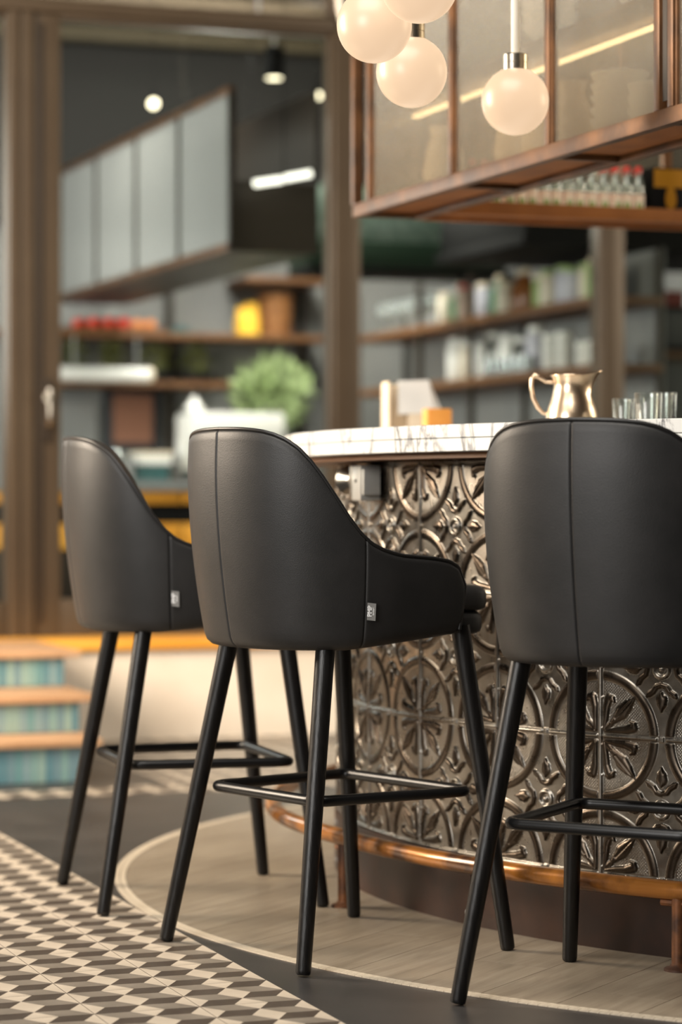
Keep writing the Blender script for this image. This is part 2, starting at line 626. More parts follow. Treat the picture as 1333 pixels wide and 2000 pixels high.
def stone(r0, r1):
    g = 0.05
    pts = []
    for z in (-0.004, 0.0028):
        for (r, a) in ((r0 + 0.0006, -dm / 2 * (1 - g)), (r1 - 0.0006, -dm / 2 * (1 - g)), (r1 - 0.0006, dm / 2 * (1 - g)), (r0 + 0.0006, dm / 2 * (1 - g))):
            pts.append((r * math.cos(a), r * math.sin(a), z))
    return MB().add(pts, [(4, 5, 6, 7), (0, 4, 7, 3), (1, 2, 6, 5), (0, 1, 5, 4), (2, 3, 7, 6)])


rows = ((R_DISC - 0.028, R_DISC - 0.0145), (R_DISC - 0.014, R_DISC - 0.0005))
SM = [stone(*r).mesh('mosaic_stone', 'mosaic') for r in rows]
rest = MB()
for k in range(NM):
    ang = k * dm
    deg = math.degrees(ang) % 360
    for ri in (0, 1):
        if 176 <= deg <= 255:
            o = link('mosaic_stone', SM[ri], floor, DISC, ang + (dm / 2 if ri else 0))
        else:
            st = stone(*rows[ri])
            a = ang + (dm / 2 if ri else 0)
            ca, sa = math.cos(a), math.sin(a)
            rest.add([(x * ca - y * sa, x * sa + y * ca, z) for x, y, z in st.v], st.f)
o = rest.obj('mosaic_stones', 'mosaic', floor, None, DISC)
o['kind'] = 'stuff'
bed = MB()
bed.lathe([(R_DISC - 0.030, 0.0008), (R_DISC + 0.0006, 0.0008), (R_DISC + 0.0006, -0.004)], 160, cap0=False, cap1=False).obj('mosaic_bed', 'grout', floor, None, DISC)

# ------------------------------------------------------------------ bar counter
bar = tag(empty('bar_counter', BC), 'round bar counter clad in embossed tin tiles with a white marble top', 'bar counter')
NCOL = 36
DTH = 2 * PI / NCOL
TH0 = -1.4497
ROWH = 0.2732
ZT0 = 0.1478


def tin_relief(p, q):
    """height of the embossing in metres over the unit tile"""
    a = np.minimum(p, 1 - p)
    b = np.minimum(q, 1 - q)
    h = np.zeros_like(p)
    r = np.hypot(a, b)

    def dome(d, rad, H, pw=0.5):
        return H * np.clip(1 - (d / rad) ** 2, 0, 1) ** pw

    def seg(x, y, x0, y0, x1, y1):
        dx, dy = x1 - x0, y1 - y0
        t = np.clip(((x - x0) * dx + (y - y0) * dy) / (dx * dx + dy * dy), 0, 1)
        return np.hypot(x - x0 - t * dx, y - y0 - t * dy), t

    def lobe(x, y, pts, H, pw=0.5):
        out = np.zeros_like(x)
        for (x0, y0, r0), (x1, y1, r1) in zip(pts[:-1], pts[1:]):
            d, t = seg(x, y, x0, y0, x1, y1)
            out = np.maximum(out, dome(d, r0 + (r1 - r0) * t, H, pw))
        return out
    # pebbled ground inside the corner circles
    peb = 0.0010 * np.clip(np.cos(p * 2 * PI * 46) * np.cos(q * 2 * PI * 44), -0.1, 1)
    h += np.where(r < 0.40, peb, 0)
    # ring bands
    ringm = dome(r - 0.438, 0.036, 1.0, 0.6)
    h = np.maximum(h, ringm * 0.0040)
    h = h - dome(r - 0.397, 0.008, 0.0008, 1.0)
    # corner leaf: one pointed blade on the diagonal, two curling lobes beside the edges
    lf = lobe(a, b, [(0.105, 0.105, 0.022), (0.18, 0.18, 0.056), (0.225, 0.225, 0.044), (0.292, 0.292, 0.006)], 0.0062, 0.6)
    dgl = np.abs(a - b) / math.sqrt(2)
    lf = lf - np.where((lf > 0.001) & (a + b > 0.26), dome(dgl, 0.012, 0.0022, 1.0), 0)
    for x, y in ((a, b), (b, a)):
        lf = np.maximum(lf, lobe(x, y, [(0.034, 0.050, 0.018), (0.046, 0.13, 0.024), (0.050, 0.21, 0.032), (0.070, 0.275, 0.037), (0.100, 0.278, 0.024), (0.118, 0.252, 0.010)], 0.0058, 0.6))
    lf = np.maximum(lf, lobe(a, b, [(0.05, 0.05, 0.032), (0.110, 0.110, 0.022)], 0.0048, 0.6))
    h = np.maximum(h, lf)
    # centre motif: four fleurs around a rosette
    x = np.abs(p - 0.5)
    y = np.abs(q - 0.5)
    m = np.maximum(x, y)
    n = np.minimum(x, y)
    fl = lobe(m, n, [(0.165, 0, 0.010), (0.215, 0, 0.046), (0.245, 0, 0.040), (0.305, 0, 0.005)], 0.0060, 0.6)
    fl = np.maximum(fl, lobe(m, n, [(0.112, 0.0, 0.020), (0.125, 0.040, 0.022), (0.160, 0.066, 0.023), (0.180, 0.098, 0.024), (0.196, 0.116, 0.012)], 0.0056, 0.6))
    fl = np.where(r > 0.472, fl, 0)
    h = np.maximum(h, fl)
    rc = np.hypot(x, y)
    h = np.where(rc < 0.1, np.maximum(h, dome(rc - 0.056, 0.017, 0.0060, 0.7)), h)
    h = np.where(rc < 0.1, np.maximum(h, dome(rc, 0.024, 0.0060, 0.7)), h)
    # seams
    bead = dome(b, 0.013, 0.0045) * np.clip((np.abs(p - 0.5) - 0.03) / 0.01, 0, 1)
    h = np.where(b < 0.024, np.maximum(bead, 0.0004), h)
    boss = np.clip(1 - np.maximum(np.maximum(np.abs(p - 0.5) - 0.016, b - 0.016), 0) / 0.004, 0, 1) * 0.004
    h = np.maximum(h, boss)
    rib = dome(a, 0.017, 0.0055, 0.4)
    h = np.where(a < 0.024, np.maximum(rib, 0.0003), h)
    nail = np.zeros_like(h)
    for qq in (0.06, 0.28, 0.5, 0.72, 0.94):
        nail = np.maximum(nail, dome(np.hypot((p - 0.016) * 1.05, q - qq), 0.011, 0.0040))
    h = np.maximum(h, nail)
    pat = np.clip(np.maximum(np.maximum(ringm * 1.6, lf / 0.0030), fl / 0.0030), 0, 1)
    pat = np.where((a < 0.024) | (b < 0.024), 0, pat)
    return h, pat


def tin_mesh(q0, q1, n, nq):
    p = np.linspace(0, 1, n)
    q = np.linspace(q0, q1, nq)
    PP, QQ = np.meshgrid(p, q, indexing='ij')
    HH, PAT = tin_relief(PP, QQ)
    th = (PP - 0.5) * DTH
    rad = R_TIN + HH
    X = rad * np.sin(th)
    Y = -rad * np.cos(th)
    Z = (QQ - q0) * ROWH
    V = np.stack([X, Y, Z], -1).reshape(-1, 3)
    idx = np.arange(n * nq).reshape(n, nq)
    F = np.stack([idx[:-1, :-1], idx[1:, :-1], idx[1:, 1:], idx[:-1, 1:]], -1).reshape(-1, 4)
    me = bpy.data.meshes.new('tin_tile')
    me.vertices.add(len(V)); me.vertices.foreach_set('co', V.ravel())
    me.loops.add(F.size); me.loops.foreach_set('vertex_index', F.ravel())
    me.polygons.add(len(F)); me.polygons.foreach_set('loop_start', np.arange(0, F.size, 4))
    me.polygons.foreach_set('use_smooth', np.ones(len(F), bool))
    me.materials.append(MT['tin'])
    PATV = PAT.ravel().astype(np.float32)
    me.update(calc_edges=True)
    me.validate()
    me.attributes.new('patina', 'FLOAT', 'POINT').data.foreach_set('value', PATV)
    return me


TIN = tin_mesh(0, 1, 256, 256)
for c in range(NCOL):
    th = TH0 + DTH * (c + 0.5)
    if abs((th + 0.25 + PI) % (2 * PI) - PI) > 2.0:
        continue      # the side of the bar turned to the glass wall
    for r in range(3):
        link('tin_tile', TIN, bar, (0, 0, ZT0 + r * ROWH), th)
# carcass behind the tiles
MB().lathe([(R_TIN - 0.004, 0.10), (R_TIN - 0.004, 0.98), (1.30, 0.98), (1.30, 0.10)], 144, cap0=False, cap1=False).obj('carcass', 'darkrust', bar, 40)
# crown strip of the next tile row folded under the counter
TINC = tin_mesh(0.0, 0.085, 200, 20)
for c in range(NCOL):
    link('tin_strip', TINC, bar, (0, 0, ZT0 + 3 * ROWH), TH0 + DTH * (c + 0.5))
# marble: two layers with a fine joint
for z0, z1 in ((0.9842, 1.0113), (1.0121, 1.0396)):
    MB().lathe([(1.15, z0), (R_TOP - 0.002, z0), (R_TOP, z0 + 0.0015), (R_TOP, z1 - 0.0015), (R_TOP - 0.002, z1), (1.15, z1)], 240, cap0=False, cap1=False).obj('marble_slab', 'marble', bar, 40)
MB().lathe([(1.30, 0.972), (R_TOP - 0.03, 0.972), (R_TOP - 0.03, 0.9842)], 200, cap0=False, cap1=False).obj('counter_underlay', 'underside', bar, 40)
# base skirting of rusted sheets, eight bent panels with bolts
for k in range(12):
    a0 = 2 * PI * k / 12 + 0.075 + 0.0015
    a1 = 2 * PI * (k + 1) / 12 + 0.075 - 0.0015
    grid = []
    for i in range(15):
        a = a0 + (a1 - a0) * i / 14
        grid.append([(R_BASE * math.sin(a), -R_BASE * math.cos(a), z) for z in (0.0, 0.146)] + [((R_BASE - 0.02) * math.sin(a), -(R_BASE - 0.02) * math.cos(a), 0.1475)])
    sk = MB().grid(grid).obj('skirting_sheet', 'darkrust', bar, 40)
    for aa in (a0 + 0.008, a1 - 0.008):
        for zz in (0.028, 0.118):
            n = Vector((math.sin(aa), -math.cos(aa), 0))
            c = n * R_BASE + Vector((0, 0, zz))
            MB().tube([c - n * 0.001, c + n * 0.002, c + n * 0.003], [0.005, 0.005, 0.003], 10).obj('bolt', 'grey', sk, 40)
# socket box fixed under the counter
a = TH0 + DTH * 1.2
sx = empty('outlet_box')
sx.parent = bar
n = Vector((math.sin(a), -math.cos(a), 0))
sx.location = n * (R_TIN + 0.004) + Vector((0, 0, 0.925))
sx.rotation_euler = (0, 0, a)
MB().cbox(-0.030, 0.030, -0.048, 0.0, -0.040, 0.038, 0.004).obj('box_body', 'boxgrey', sx, 40)
MB().cbox(0.032, 0.046, -0.046, -0.006, -0.028, 0.030, 0.003).obj('box_lid', 'boxgrey', sx, 40)
MB().tube([(0.0, -0.05, 0.004), (0.0, -0.048, 0.004)], 0.004, 10).obj('screw', 'screw', sx, 40)
MB().cbox(-0.046, -0.033, -0.048, 0.0, -0.040, 0.040, 0.003).obj('side_plate', 'steelgrey', sx, 40)
hb = MB()
prof = [(0.017, -0.047), (0.017, -0.068), (0.021, -0.074), (0.032, -0.098), (0.034, -0.101), (0.0, -0.101)]
vs, fs = [], []
for r, x in prof:
    for i in range(20):
        an = 2 * PI * i / 20
        vs.append((x, -0.028 + r * math.cos(an), 0.006 + r * math.sin(an)))
for j in range(len(prof) - 1):
    for i in range(20):
        fs.append((j * 20 + i, j * 20 + (i + 1) % 20, (j + 1) * 20 + (i + 1) % 20, (j + 1) * 20 + i))
hb.add(vs, fs).obj('bell_socket', 'steelgrey', sx, 40)

# foot rail
rail = tag(empty('foot_rail', BC), 'worn brown pipe foot rail curving around the base of the bar', 'foot rail')


def rail_r(deg):
    """deg measured from -x towards the camera"""
    t = min(max((26 - deg) / 22, 0), 1)
    return 1.762 + 0.038 * t * t * (3 - 2 * t)


pts = []
for i in range(121):
    deg = -50 + 210 * i / 120
    aa = PI + math.radians(deg)
    r = rail_r(deg)
    pts.append((r * math.cos(aa), r * math.sin(aa), 0.152))
MB().tube(pts, 0.0185, 14).obj('pipe', 'rail', rail, 60)
for deg in (-30, 22.6, 55.4, 92, 126):
    aa = PI + math.radians(deg)
    r = rail_r(deg)
    x, y = r * math.cos(aa), r * math.sin(aa)
    po = MB().lathe([(0.0125, 0.003), (0.0125, 0.14)], 14, x, y).obj('post', 'rust', rail, 40)
    MB().lathe([(0.027, 0.0), (0.027, 0.006), (0.024, 0.008), (0.017, 0.010), (0.0125, 0.016)], 20, x, y).obj('flange', 'rust', po, 40)
    sd = MB()
    d = Vector((-math.sin(aa), math.cos(aa), 0))
    sd.tube([Vector((x, y, 0.128)) - d * 0.035, Vector((x, y, 0.128)) + d * 0.035], 0.007, 8)
    sd.obj('saddle', 'rust', po, 40)

# ------------------------------------------------------------------ bar stools
SH_W, SH_B, SH_N, SH_YF, SH_WF = 0.262, 0.2765, 2.4, 0.160, 0.252
ZTOP = [1.023, 1.0225, 1.022, 1.021, 1.019, 1.016, 1.010, 1.000, 0.984, 0.959, 0.927, 0.890, 0.853, 0.823, 0.803, 0.792, 0.785, 0.780, 0.778, 0.776, 0.774, 0.771, 0.767, 0.757, 0.722]
_t = np.linspace(0, PI / 2, 500)
_x = SH_W * np.sin(_t) ** (2 / SH_N)
_y = -SH_B * np.cos(_t) ** (2 / SH_N)
_t2 = np.linspace(0, 1, 60)[1:]
_x = np.r_[_x, SH_W + (SH_WF - SH_W) * _t2 ** 2]
_y = np.r_[_y, SH_YF * _t2]
_L = np.r_[0, np.cumsum(np.hypot(np.diff(_x), np.diff(_y)))]
_L /= _L[-1]


def sh_plan(s):
    a = abs(s)
    x, y = np.interp(a, _L, _x), np.interp(a, _L, _y)
    e = 1e-3
    tx = np.interp(min(a + e, 1), _L, _x) - np.interp(max(a - e, 0), _L, _x)
    ty = np.interp(min(a + e, 1), _L, _y) - np.interp(max(a - e, 0), _L, _y)
    if a < 2e-3:
        nx, ny = 0.0, -1.0
    else:
        l = math.hypot(tx, ty)
        nx, ny = ty / l, -tx / l
    g = -1 if s < 0 else 1
    return g * x, y, g * nx, ny


def sh_k(z):
    t = min(max((z - 0.6) / 0.36, 0), 1)
    return 0.875 + 0.125 * (1 - (1 - t) ** 1.6)


def sh_top(s):
    return float(np.interp(abs(s), np.linspace(0, 1, 25), ZTOP))


def sh_bot(s):
    return 0.600 + 0.024 * max(0.0, (abs(s) - 0.5) / 0.5)


def sh_pt(s, z, off):
    x, y, nx, ny = sh_plan(s)
    k = sh_k(z)
    return (x * k + nx * off, y * k + ny * off, z)


TH = 0.040   # shell thickness


def panel(s0, s1, n=26):
    """outer skin of one upholstery panel, edges curled into the seams"""
    V = []
    m = 30
    edge = [0.0, 0.0012, 0.0028, 0.006]
    ln = abs(s1 - s0) * 0.6
    ts = [q / ln for q in edge] + [0.012 / ln + (1 - 0.024 / ln) * i / n for i in range(n + 1)] + [1 - q / ln for q in edge[::-1]]
    for q in ts:
        s = s0 + (s1 - s0) * q
        zt, zb = sh_top(s), sh_bot(s)
        e = min(q, 1 - q) * ln
        seam = -0.0026 * max(0.0, 1 - e / 0.0030)
        row = []
        # curl under the bottom edge
        for a in (90, 60, 30):
            ra = 0.022
            row.append(sh_pt(s, zb + ra * (1 - math.sin(math.radians(a))), seam - ra * (1 - math.cos(math.radians(a)))))
        for j in range(m + 1):
            t = j / m
            z = zb + 0.022 + (zt - 0.008 - zb - 0.022) * t
            # soft fullness near the rim
            row.append(sh_pt(s, z, seam + 0.0035 * math.sin(PI * min(t * 1.02, 1)) ** 0.7))
        row.append(sh_pt(s, zt - 0.003, seam - 0.003))
        row.append(sh_pt(s, zt - 0.0015, seam - 0.008))
        V.append(row)
    return MB().grid(V, flip=s1 < s0)


def make_stool():
    r = empty('bar_stool')
    SEAM = 0.56
    for s0, s1, nm in ((0, SEAM, 'back_panel'), (-SEAM, 0, 'back_panel'), (SEAM, 1.0, 'arm_panel'), (-1.0, -SEAM, 'arm_panel')):
        p = panel(s0, s1, 40).obj(nm, 'leather', r, 80)
    # inner lining with the rounded top edge and the front end faces
    V = []
    N = 110
    for i in range(N + 1):
        s = -1 + 2 * i / N
        zt, zb = sh_top(s), sh_bot(s)
        row = [sh_pt(s, zb + 0.001, -0.022), sh_pt(s, zb + 0.001, -TH)]
        zi = 0.665
        for j in range(16):
            t = j / 15
            z = zb + 0.003 + (zt - 0.010 - zb) * t
            row.append(sh_pt(s, z, -TH - 0.006 * math.sin(PI * t)))
        for a in (20, 50, 80):
            aa = math.radians(a)
            row.append(sh_pt(s, zt - 0.010 + 0.010 * math.sin(aa), -TH + 0.012 * (1 - math.cos(aa))))
        row.append(sh_pt(s, zt - 0.0005, -0.016))
        row.append(sh_pt(s, zt - 0.0012, -0.007))
        V.append(row)
    mb = MB().grid(V, flip=True)
    mb.obj('inner_lining', 'lining', r, 80)
    # front ends of the arms
    for g in (1, -1):
        fe = []
        s = g * 1.0
        zt, zb = sh_top(s), sh_bot(s)
        for j in range(14):
            z = zb + 0.002 + (zt - 0.004 - zb) * j / 13
            x, y, nx, ny = sh_plan(s)
            row = []
            for i in range(7):
                o = -TH * i / 6
                p = sh_pt(s, z, o)
                row.append((p[0], p[1] + 0.010 * math.sin(PI * i / 6), p[2]))
            fe.append(row)
        MB().grid(fe, flip=(g > 0)).obj('arm_front', 'leather', r, 80)
    # piping along the whole rim and down the arm fronts
    path = []
    for i in range(161):
        s = -1 + 2 * i / 160
        path.append(sh_pt(s, sh_top(s) + 0.0005, -0.0045))
    pre = [sh_pt(-1, z, -0.002) for z in np.linspace(sh_bot(1) + 0.01, sh_top(1) - 0.006, 10)]
    post = [sh_pt(1, z, -0.002) for z in np.linspace(sh_top(1) - 0.006, sh_bot(1) + 0.01, 10)]
    MB().tube(pre + path + post, 0.0036, 8).obj('piping', 'piping', r, 60)
    # underside board
    ring = [sh_pt(s, 0.606 + 0.024 * max(0, (abs(s) - 0.5) / 0.5), -0.024) for s in np.linspace(-1, 1, 61)]
    mb = MB().add(ring + [(q[0], q[1], 0.640) for q in ring], [tuple(range(61))[::-1], tuple(61 + i for i in range(61))] + [(i, (i + 1) % 61, 61 + (i + 1) % 61, 61 + i) for i in range(61)])
    mb.obj('seat_board', 'black', r)

    # seat: base and cushion reaching past the arms
    def slab(z0, z1, yf, inset, bev, crown):
        outl = []
        for s in np.linspace(-0.93, 0.93, 47):
            x, y, nx, ny = sh_plan(s)
            k = 0.93
            outl.append((x * k - nx * (TH + inset), y * k - ny * (TH + inset)))
        w = outl[-1][0]
        y1 = outl[-1][1]
        rr = 0.055
        right = [(w, y1 + (yf - rr - y1) * t) for t in (0.5, 1.0)] + [(w - rr + rr * math.cos(math.radians(a)), yf - rr + rr * math.sin(math.radians(a))) for a in range(15, 91, 15)]
        front = [(w - rr - (2 * (w - rr)) * t, yf + 0.006 * math.sin(PI * t)) for t in np.linspace(0.1, 0.9, 9)]
        left = [(-q[0], q[1]) for q in right[::-1]]
        ol = outl + right + front + left
        cx, cy = 0.0, 0.0
        nv = len(ol)
        vs, fs = [], []
        lev = [(z0, 1 - bev * 1.2), (z0 + bev * 0.1, 1 - bev * 0.4)] if False else None
        prof = [(0.012, z0), (0.003, z0 + 0.004), (0.0, z0 + 0.012), (0.0, z1 - 0.016), (0.003, z1 - 0.008), (0.010, z1 - 0.002), (0.022, z1 + crown * 0.25)]
        for ins, z in prof:
            for x, y in ol:
                l = math.hypot(x, y)
                vs.append((x * (1 - ins / l), y * (1 - ins / l), z))
        for f, dz in ((0.8, 0.55), (0.5, 0.85), (0.2, 1.0)):
            for x, y in ol:
                vs.append((x * f, y * f, z1 + crown * dz))
        nl = len(prof) + 3
        for j in range(nl - 1):
            for i in range(nv):
                k2 = (i + 1) % nv
                fs.append((j * nv + i, j * nv + k2, (j + 1) * nv + k2, (j + 1) * nv + i))
        fs.append(tuple(range(nv))[::-1])
        fs.append(tuple((nl - 1) * nv + i for i in range(nv)))
        return MB().add(vs, fs)
    slab(0.622, 0.668, 0.254, 0.006, 0.01, 0.0).obj('seat_base', 'leather', r, 60)
    slab(0.668, 0.716, 0.264, 0.004, 0.02, 0.012).obj('seat_cushion', 'leather', r, 60)

    # legs and footrest
    wb, wf, L = 0.2365, 0.2529, 0.2418
    twb, twf, tL, off = 0.1644, 0.2005, 0.1544, 0.0161
    zt = 0.640
    for sx_, front in ((-1, 0), (1, 0), (-1, 1), (1, 1)):
        f0 = Vector((sx_ * (wf if front else wb), L if front else -L, 0.003))
        f1 = Vector((sx_ * (twf if front else twb), (tL if front else -tL) + off, 0.60))
        d = (f1 - f0) * (zt / 0.60)
        mb = MB()
        fr = [(0.0, 0.0105), (0.004, 0.0135), (0.012, 0.0143), (0.3, 0.0160), (0.6, 0.0176), (1.0, 0.0190)]
        mb.tube([f0 + d * t for t, _ in fr], [q for _, q in fr], 18)
        o = mb.obj('leg', 'blackwood', r, 50)
    zr = 0.3146
    t = zr / 0.6
    cor = []
    for sx_, front in ((-1, 0), (1, 0), (1, 1), (-1, 1)):
        x = sx_ * ((wf if front else wb) * (1 - t) + (twf if front else twb) * t)
        y = (L if front else -L) * (1 - t) + ((tL if front else -tL) + off) * t
        cor.append(Vector((x - sx_ * 0.020, y - (0.020 if front else -0.020), zr)))
    path = []
    for i in range(4):
        c, pv, nx = cor[i], cor[i - 1], cor[(i + 1) % 4]
        a = c + (pv - c).normalized() * 0.032
        b = c + (nx - c).normalized() * 0.032
        for q in range(7):
            tt = q / 6
            path.append((a * (1 - tt) + c * tt) * (1 - tt) + (c * (1 - tt) + b * tt) * tt)
    ft = MB().tube(path, 0.0108, 12, True).obj('footrest', 'blacksteel', r, 60)
    for c in cor:
        d = Vector((-c.x, -c.y, 0)).normalized()
        e = c * 1.0
        e = e + d * 0.002
        MB().tube([e, e + d * 0.0095, e + d * 0.0105], [0.0062, 0.0062, 0.0048], 12).obj('screw', 'screw', ft, 40)

    # woven tag in the side seam of the right arm
    zt0, zt1 = 0.659, 0.692
    V = []
    for i in range(5):
        sq = 0.565 + 0.0285 * i / 4
        lift = 0.0045 + 0.004 * (i / 4) ** 1.3
        V.append([sh_pt(sq, zt0 + (zt1 - zt0) * j / 3 - 0.002 * i / 4, lift) for j in range(4)])
    tg = MB().grid(V).grid([[(q[0] + 0.0006, q[1], q[2]) for q in row] for row in V], flip=True).obj('fabric_tag', 'tag', r, 80)
    for word, size, su in (('PMP', 0.0118, 0.5795), ('furniture', 0.0042, 0.5872)):
        cu = bpy.data.curves.new(word, 'FONT')
        cu.body = word
        cu.size = size
        cu.align_x = 'CENTER'
        cu.offset = size * 0.03
        tmp = bpy.data.objects.new(word, cu)
        COL.objects.link(tmp)
        bpy.context.view_layer.update()
        me = bpy.data.meshes.new_from_object(tmp.evaluated_get(bpy.context.evaluated_depsgraph_get()))
        bpy.data.objects.remove(tmp)
        me.materials.clear()
        me.materials.append(MT['print_white'])
        o = link('lettering', me, tg)
        p = Vector(sh_pt(su, (zt0 + zt1) / 2, 0.0045 + 0.004 * ((su - 0.565) / 0.0285) ** 1.3 + 0.0014))
        p2 = Vector(sh_pt(su + 0.004, (zt0 + zt1) / 2, 0.0045 + 0.004 * ((su + 0.004 - 0.565) / 0.0285) ** 1.3 + 0.0014))
        fw = (p2 - p).normalized()
        q2 = Vector(sh_pt(su, (zt0 + zt1) / 2 + 0.01, 0)) - Vector(sh_pt(su, (zt0 + zt1) / 2, 0))
        upv = q2.normalized()
        fw = (fw - upv * fw.dot(upv)).normalized()
        # text x -> up, text y -> backwards along the arm
        M = Matrix((upv, -fw, upv.cross(-fw))).transposed().to_4x4()
        M.translation = p
        o.matrix_local = M
    return r


def copy_tree(o, parent=None):
    c = o.copy()
    COL.objects.link(c)
    c.parent = parent
    for ch in list(o.children):
        copy_tree(ch, c)
    return c


stool = make_stool()
poses = [(-0.0165, 5.1870, 0.9347, 'black leather bar stool standing between the two other stools'),
         (-0.3427, 5.8452, 1.2807, 'black leather bar stool next to the blue tiled steps and the glass door'),
         (0.5314, 4.6660, 0.5385, 'black leather bar stool with its square back in front of the silver jug')]
for i, (x, y, a, lab) in enumerate(poses):
    s = stool if i == 0 else copy_tree(stool)
    s.location = (x, y, 0.0)
    s.rotation_euler = (0, 0, -a)
    tag(s, lab, 'bar stool', 'bar stools along the counter')

# ------------------------------------------------------------------ things on the counter
CT = 1.0396


def jug():
    t = tag(empty('silver_jug', (0.497, 5.62, CT), -0.12), 'polished silver jug with curved handle on the marble counter', 'jug')
    prof = [(0.050, 0.0), (0.055, 0.006), (0.0565, 0.020), (0.054, 0.036), (0.048, 0.054), (0.042, 0.072), (0.0385, 0.088), (0.0395, 0.102), (0.044, 0.114)]
    n = 40
    V = []
    for j, (r, z) in enumerate(prof):
        row = []
        top = max(0, (z - 0.075) / 0.04)
        for i in range(n):
            a = 2 * PI * i / n
            sp = max(0, math.cos(a)) ** 6 * top
            row.append(((r + 0.020 * sp) * math.cos(a), r * math.sin(a), z + 0.010 * sp))
        V.append(row)
    mb = MB()
    vs = [p for row in V for p in row]
    fs = [(j * n + i, j * n + (i + 1) % n, (j + 1) * n + (i + 1) % n, (j + 1) * n + i) for j in range(len(prof) - 1) for i in range(n)]
    fs.append(tuple(range(n))[::-1])
    mb.add(vs, fs).obj('body', 'silver', t, 70)
    rim = V[-1]
    MB().tube(rim, 0.0022, 8, True).obj('rim', 'silver', t, 80)
    h = [(-0.040, 0, 0.100), (-0.055, 0, 0.101), (-0.068, 0, 0.110), (-0.079, 0, 0.116), (-0.086, 0, 0.108), (-0.087, 0, 0.088), (-0.083, 0, 0.066), (-0.073, 0, 0.046), (-0.062, 0, 0.034), (-0.050, 0, 0.030)]
    MB().tube(h, [0.004, 0.004, 0.0045, 0.006, 0.0045, 0.0045, 0.0045, 0.0045, 0.004, 0.004], 10).obj('handle', 'silver', t, 80)


jug()


def tumbler(x, y, r, h, lab):
    t = MB().lathe([(r * 0.86, 0.0), (r * 0.9, 0.004), (r, h), (r - 0.0035, h), (r * 0.86 - 0.0035, 0.008), (0.001, 0.008)], 28, cap1=False)
    tag(t.obj('tumbler', 'clear', None, 40, (x, y, CT)), lab, 'glass')


tumbler(0.648, 5.50, 0.030, 0.072, 'clear glass tumbler leaning next to the silver jug')
tumbler(0.612, 5.66, 0.024, 0.066, 'small clear glass right behind the silver jug')
tumbler(0.694, 5.62, 0.030, 0.078, 'taller clear glass tumbler beside the folded cream card')

cd = tag(empty('menu_card', (0.775, 5.45, CT), -0.35), 'folded cream card standing on the marble counter', 'card')
MB().add([(-0.05, 0, 0.0), (0.09, 0, 0.0), (0.10, 0.02, 0.062), (-0.06, 0.02, 0.052), (-0.05, 0.0015, 0.0), (0.09, 0.0015, 0.0), (0.10, 0.0215, 0.062), (-0.06, 0.0215, 0.052)],
         [(0, 1, 2, 3), (7, 6, 5, 4), (0, 4, 5, 1), (1, 5, 6, 2), (2, 6, 7, 3), (3, 7, 4, 0)]).obj('front_leaf', 'cream', cd)
MB().add([(-0.05, 0.05, 0.0), (0.09, 0.05, 0.0), (0.10, 0.024, 0.062), (-0.06, 0.024, 0.052), (-0.05, 0.0515, 0.0), (0.09, 0.0515, 0.0), (0.10, 0.0255, 0.062), (-0.06, 0.0255, 0.052)],
         [(0, 1, 2, 3), (7, 6, 5, 4), (0, 4, 5, 1), (1, 5, 6, 2), (2, 6, 7, 3), (3, 7, 4, 0)]).obj('back_leaf', 'cream', cd)

bw = tag(empty('wooden_caddy', (0.252, 6.85, CT), 0.3), 'orange wooden caddy in a white dish on the counter', 'caddy')
MB().lathe([(0.030, 0.0), (0.046, 0.012), (0.056, 0.030), (0.053, 0.030), (0.040, 0.012), (0.001, 0.006)], 28, cap1=False).obj('dish', 'white', bw, 60)
MB().cbox(-0.036, 0.036, -0.02, 0.02, 0.010, 0.086, 0.006).obj('wood_block', 'orangewood', bw, 60)

nh = tag(empty('napkin_holder', (0.205, 7.30, CT), 0.2), 'white napkins in a beige holder on the far counter', 'napkin holder')
MB().cbox(-0.075, 0.05, -0.03, 0.03, 0.0, 0.012, 0.003).obj('foot', 'cream', nh, 40)
MB().cbox(-0.085, -0.078, -0.04, 0.04, 0.0, 0.175, 0.002).obj('holder_side', 'cream', nh, 40)
MB().cbox(-0.075, -0.01, 0.032, 0.038, 0.0, 0.17, 0.002).obj('holder_back', 'cream', nh, 40)
for k in range(3):
    x0 = -0.050 + 0.004 * k
    MB().add([(x0, -0.02 + 0.012 * k, 0.085), (x0 + 0.105 + 0.01 * k, -0.018 + 0.012 * k, 0.090), (x0 + 0.088, -0.012 + 0.012 * k, 0.182), (x0 + 0.002, -0.014 + 0.012 * k, 0.178),
              (x0, -0.012 + 0.012 * k, 0.085), (x0 + 0.105 + 0.01 * k, -0.010 + 0.012 * k, 0.090), (x0 + 0.088, -0.004 + 0.012 * k, 0.182), (x0 + 0.002, -0.006 + 0.012 * k, 0.178)],
             [(0, 1, 2, 3), (7, 6, 5, 4), (0, 4, 5, 1), (1, 5, 6, 2), (2, 6, 7, 3), (3, 7, 4, 0)]).obj('napkin', 'white', nh)
MB().cbox(-0.02, 0.02, -0.015, 0.025, 0.012, 0.09, 0.003).obj('spindle', 'cream', nh, 40)

# ------------------------------------------------------------------ hanging cabinet over the bar
CU, CV, CZ = 2.42, 6.60, 1.647      # outer left face, outer back face, underside
CD, CH, CS = 0.20, 0.70, 2.45       # depth, height, side length
cab = tag(empty('hanging_cabinet', B(CU, CV, CZ), RZ), 'hanging brown steel cabinet with ribbed glass panels above the bar', 'hanging cabinet')
fr = 0.026
DIV = [0.0, 0.115, 0.69, 1.262, 1.805, 1.865, 2.41]


def bar_part(name, x0, x1, y0, y1, z0, z1, mat='corten'):
    return MB().cbox(x0, x1, y0, y1, z0, z1, 0.002).obj(name, mat, cab, 40)


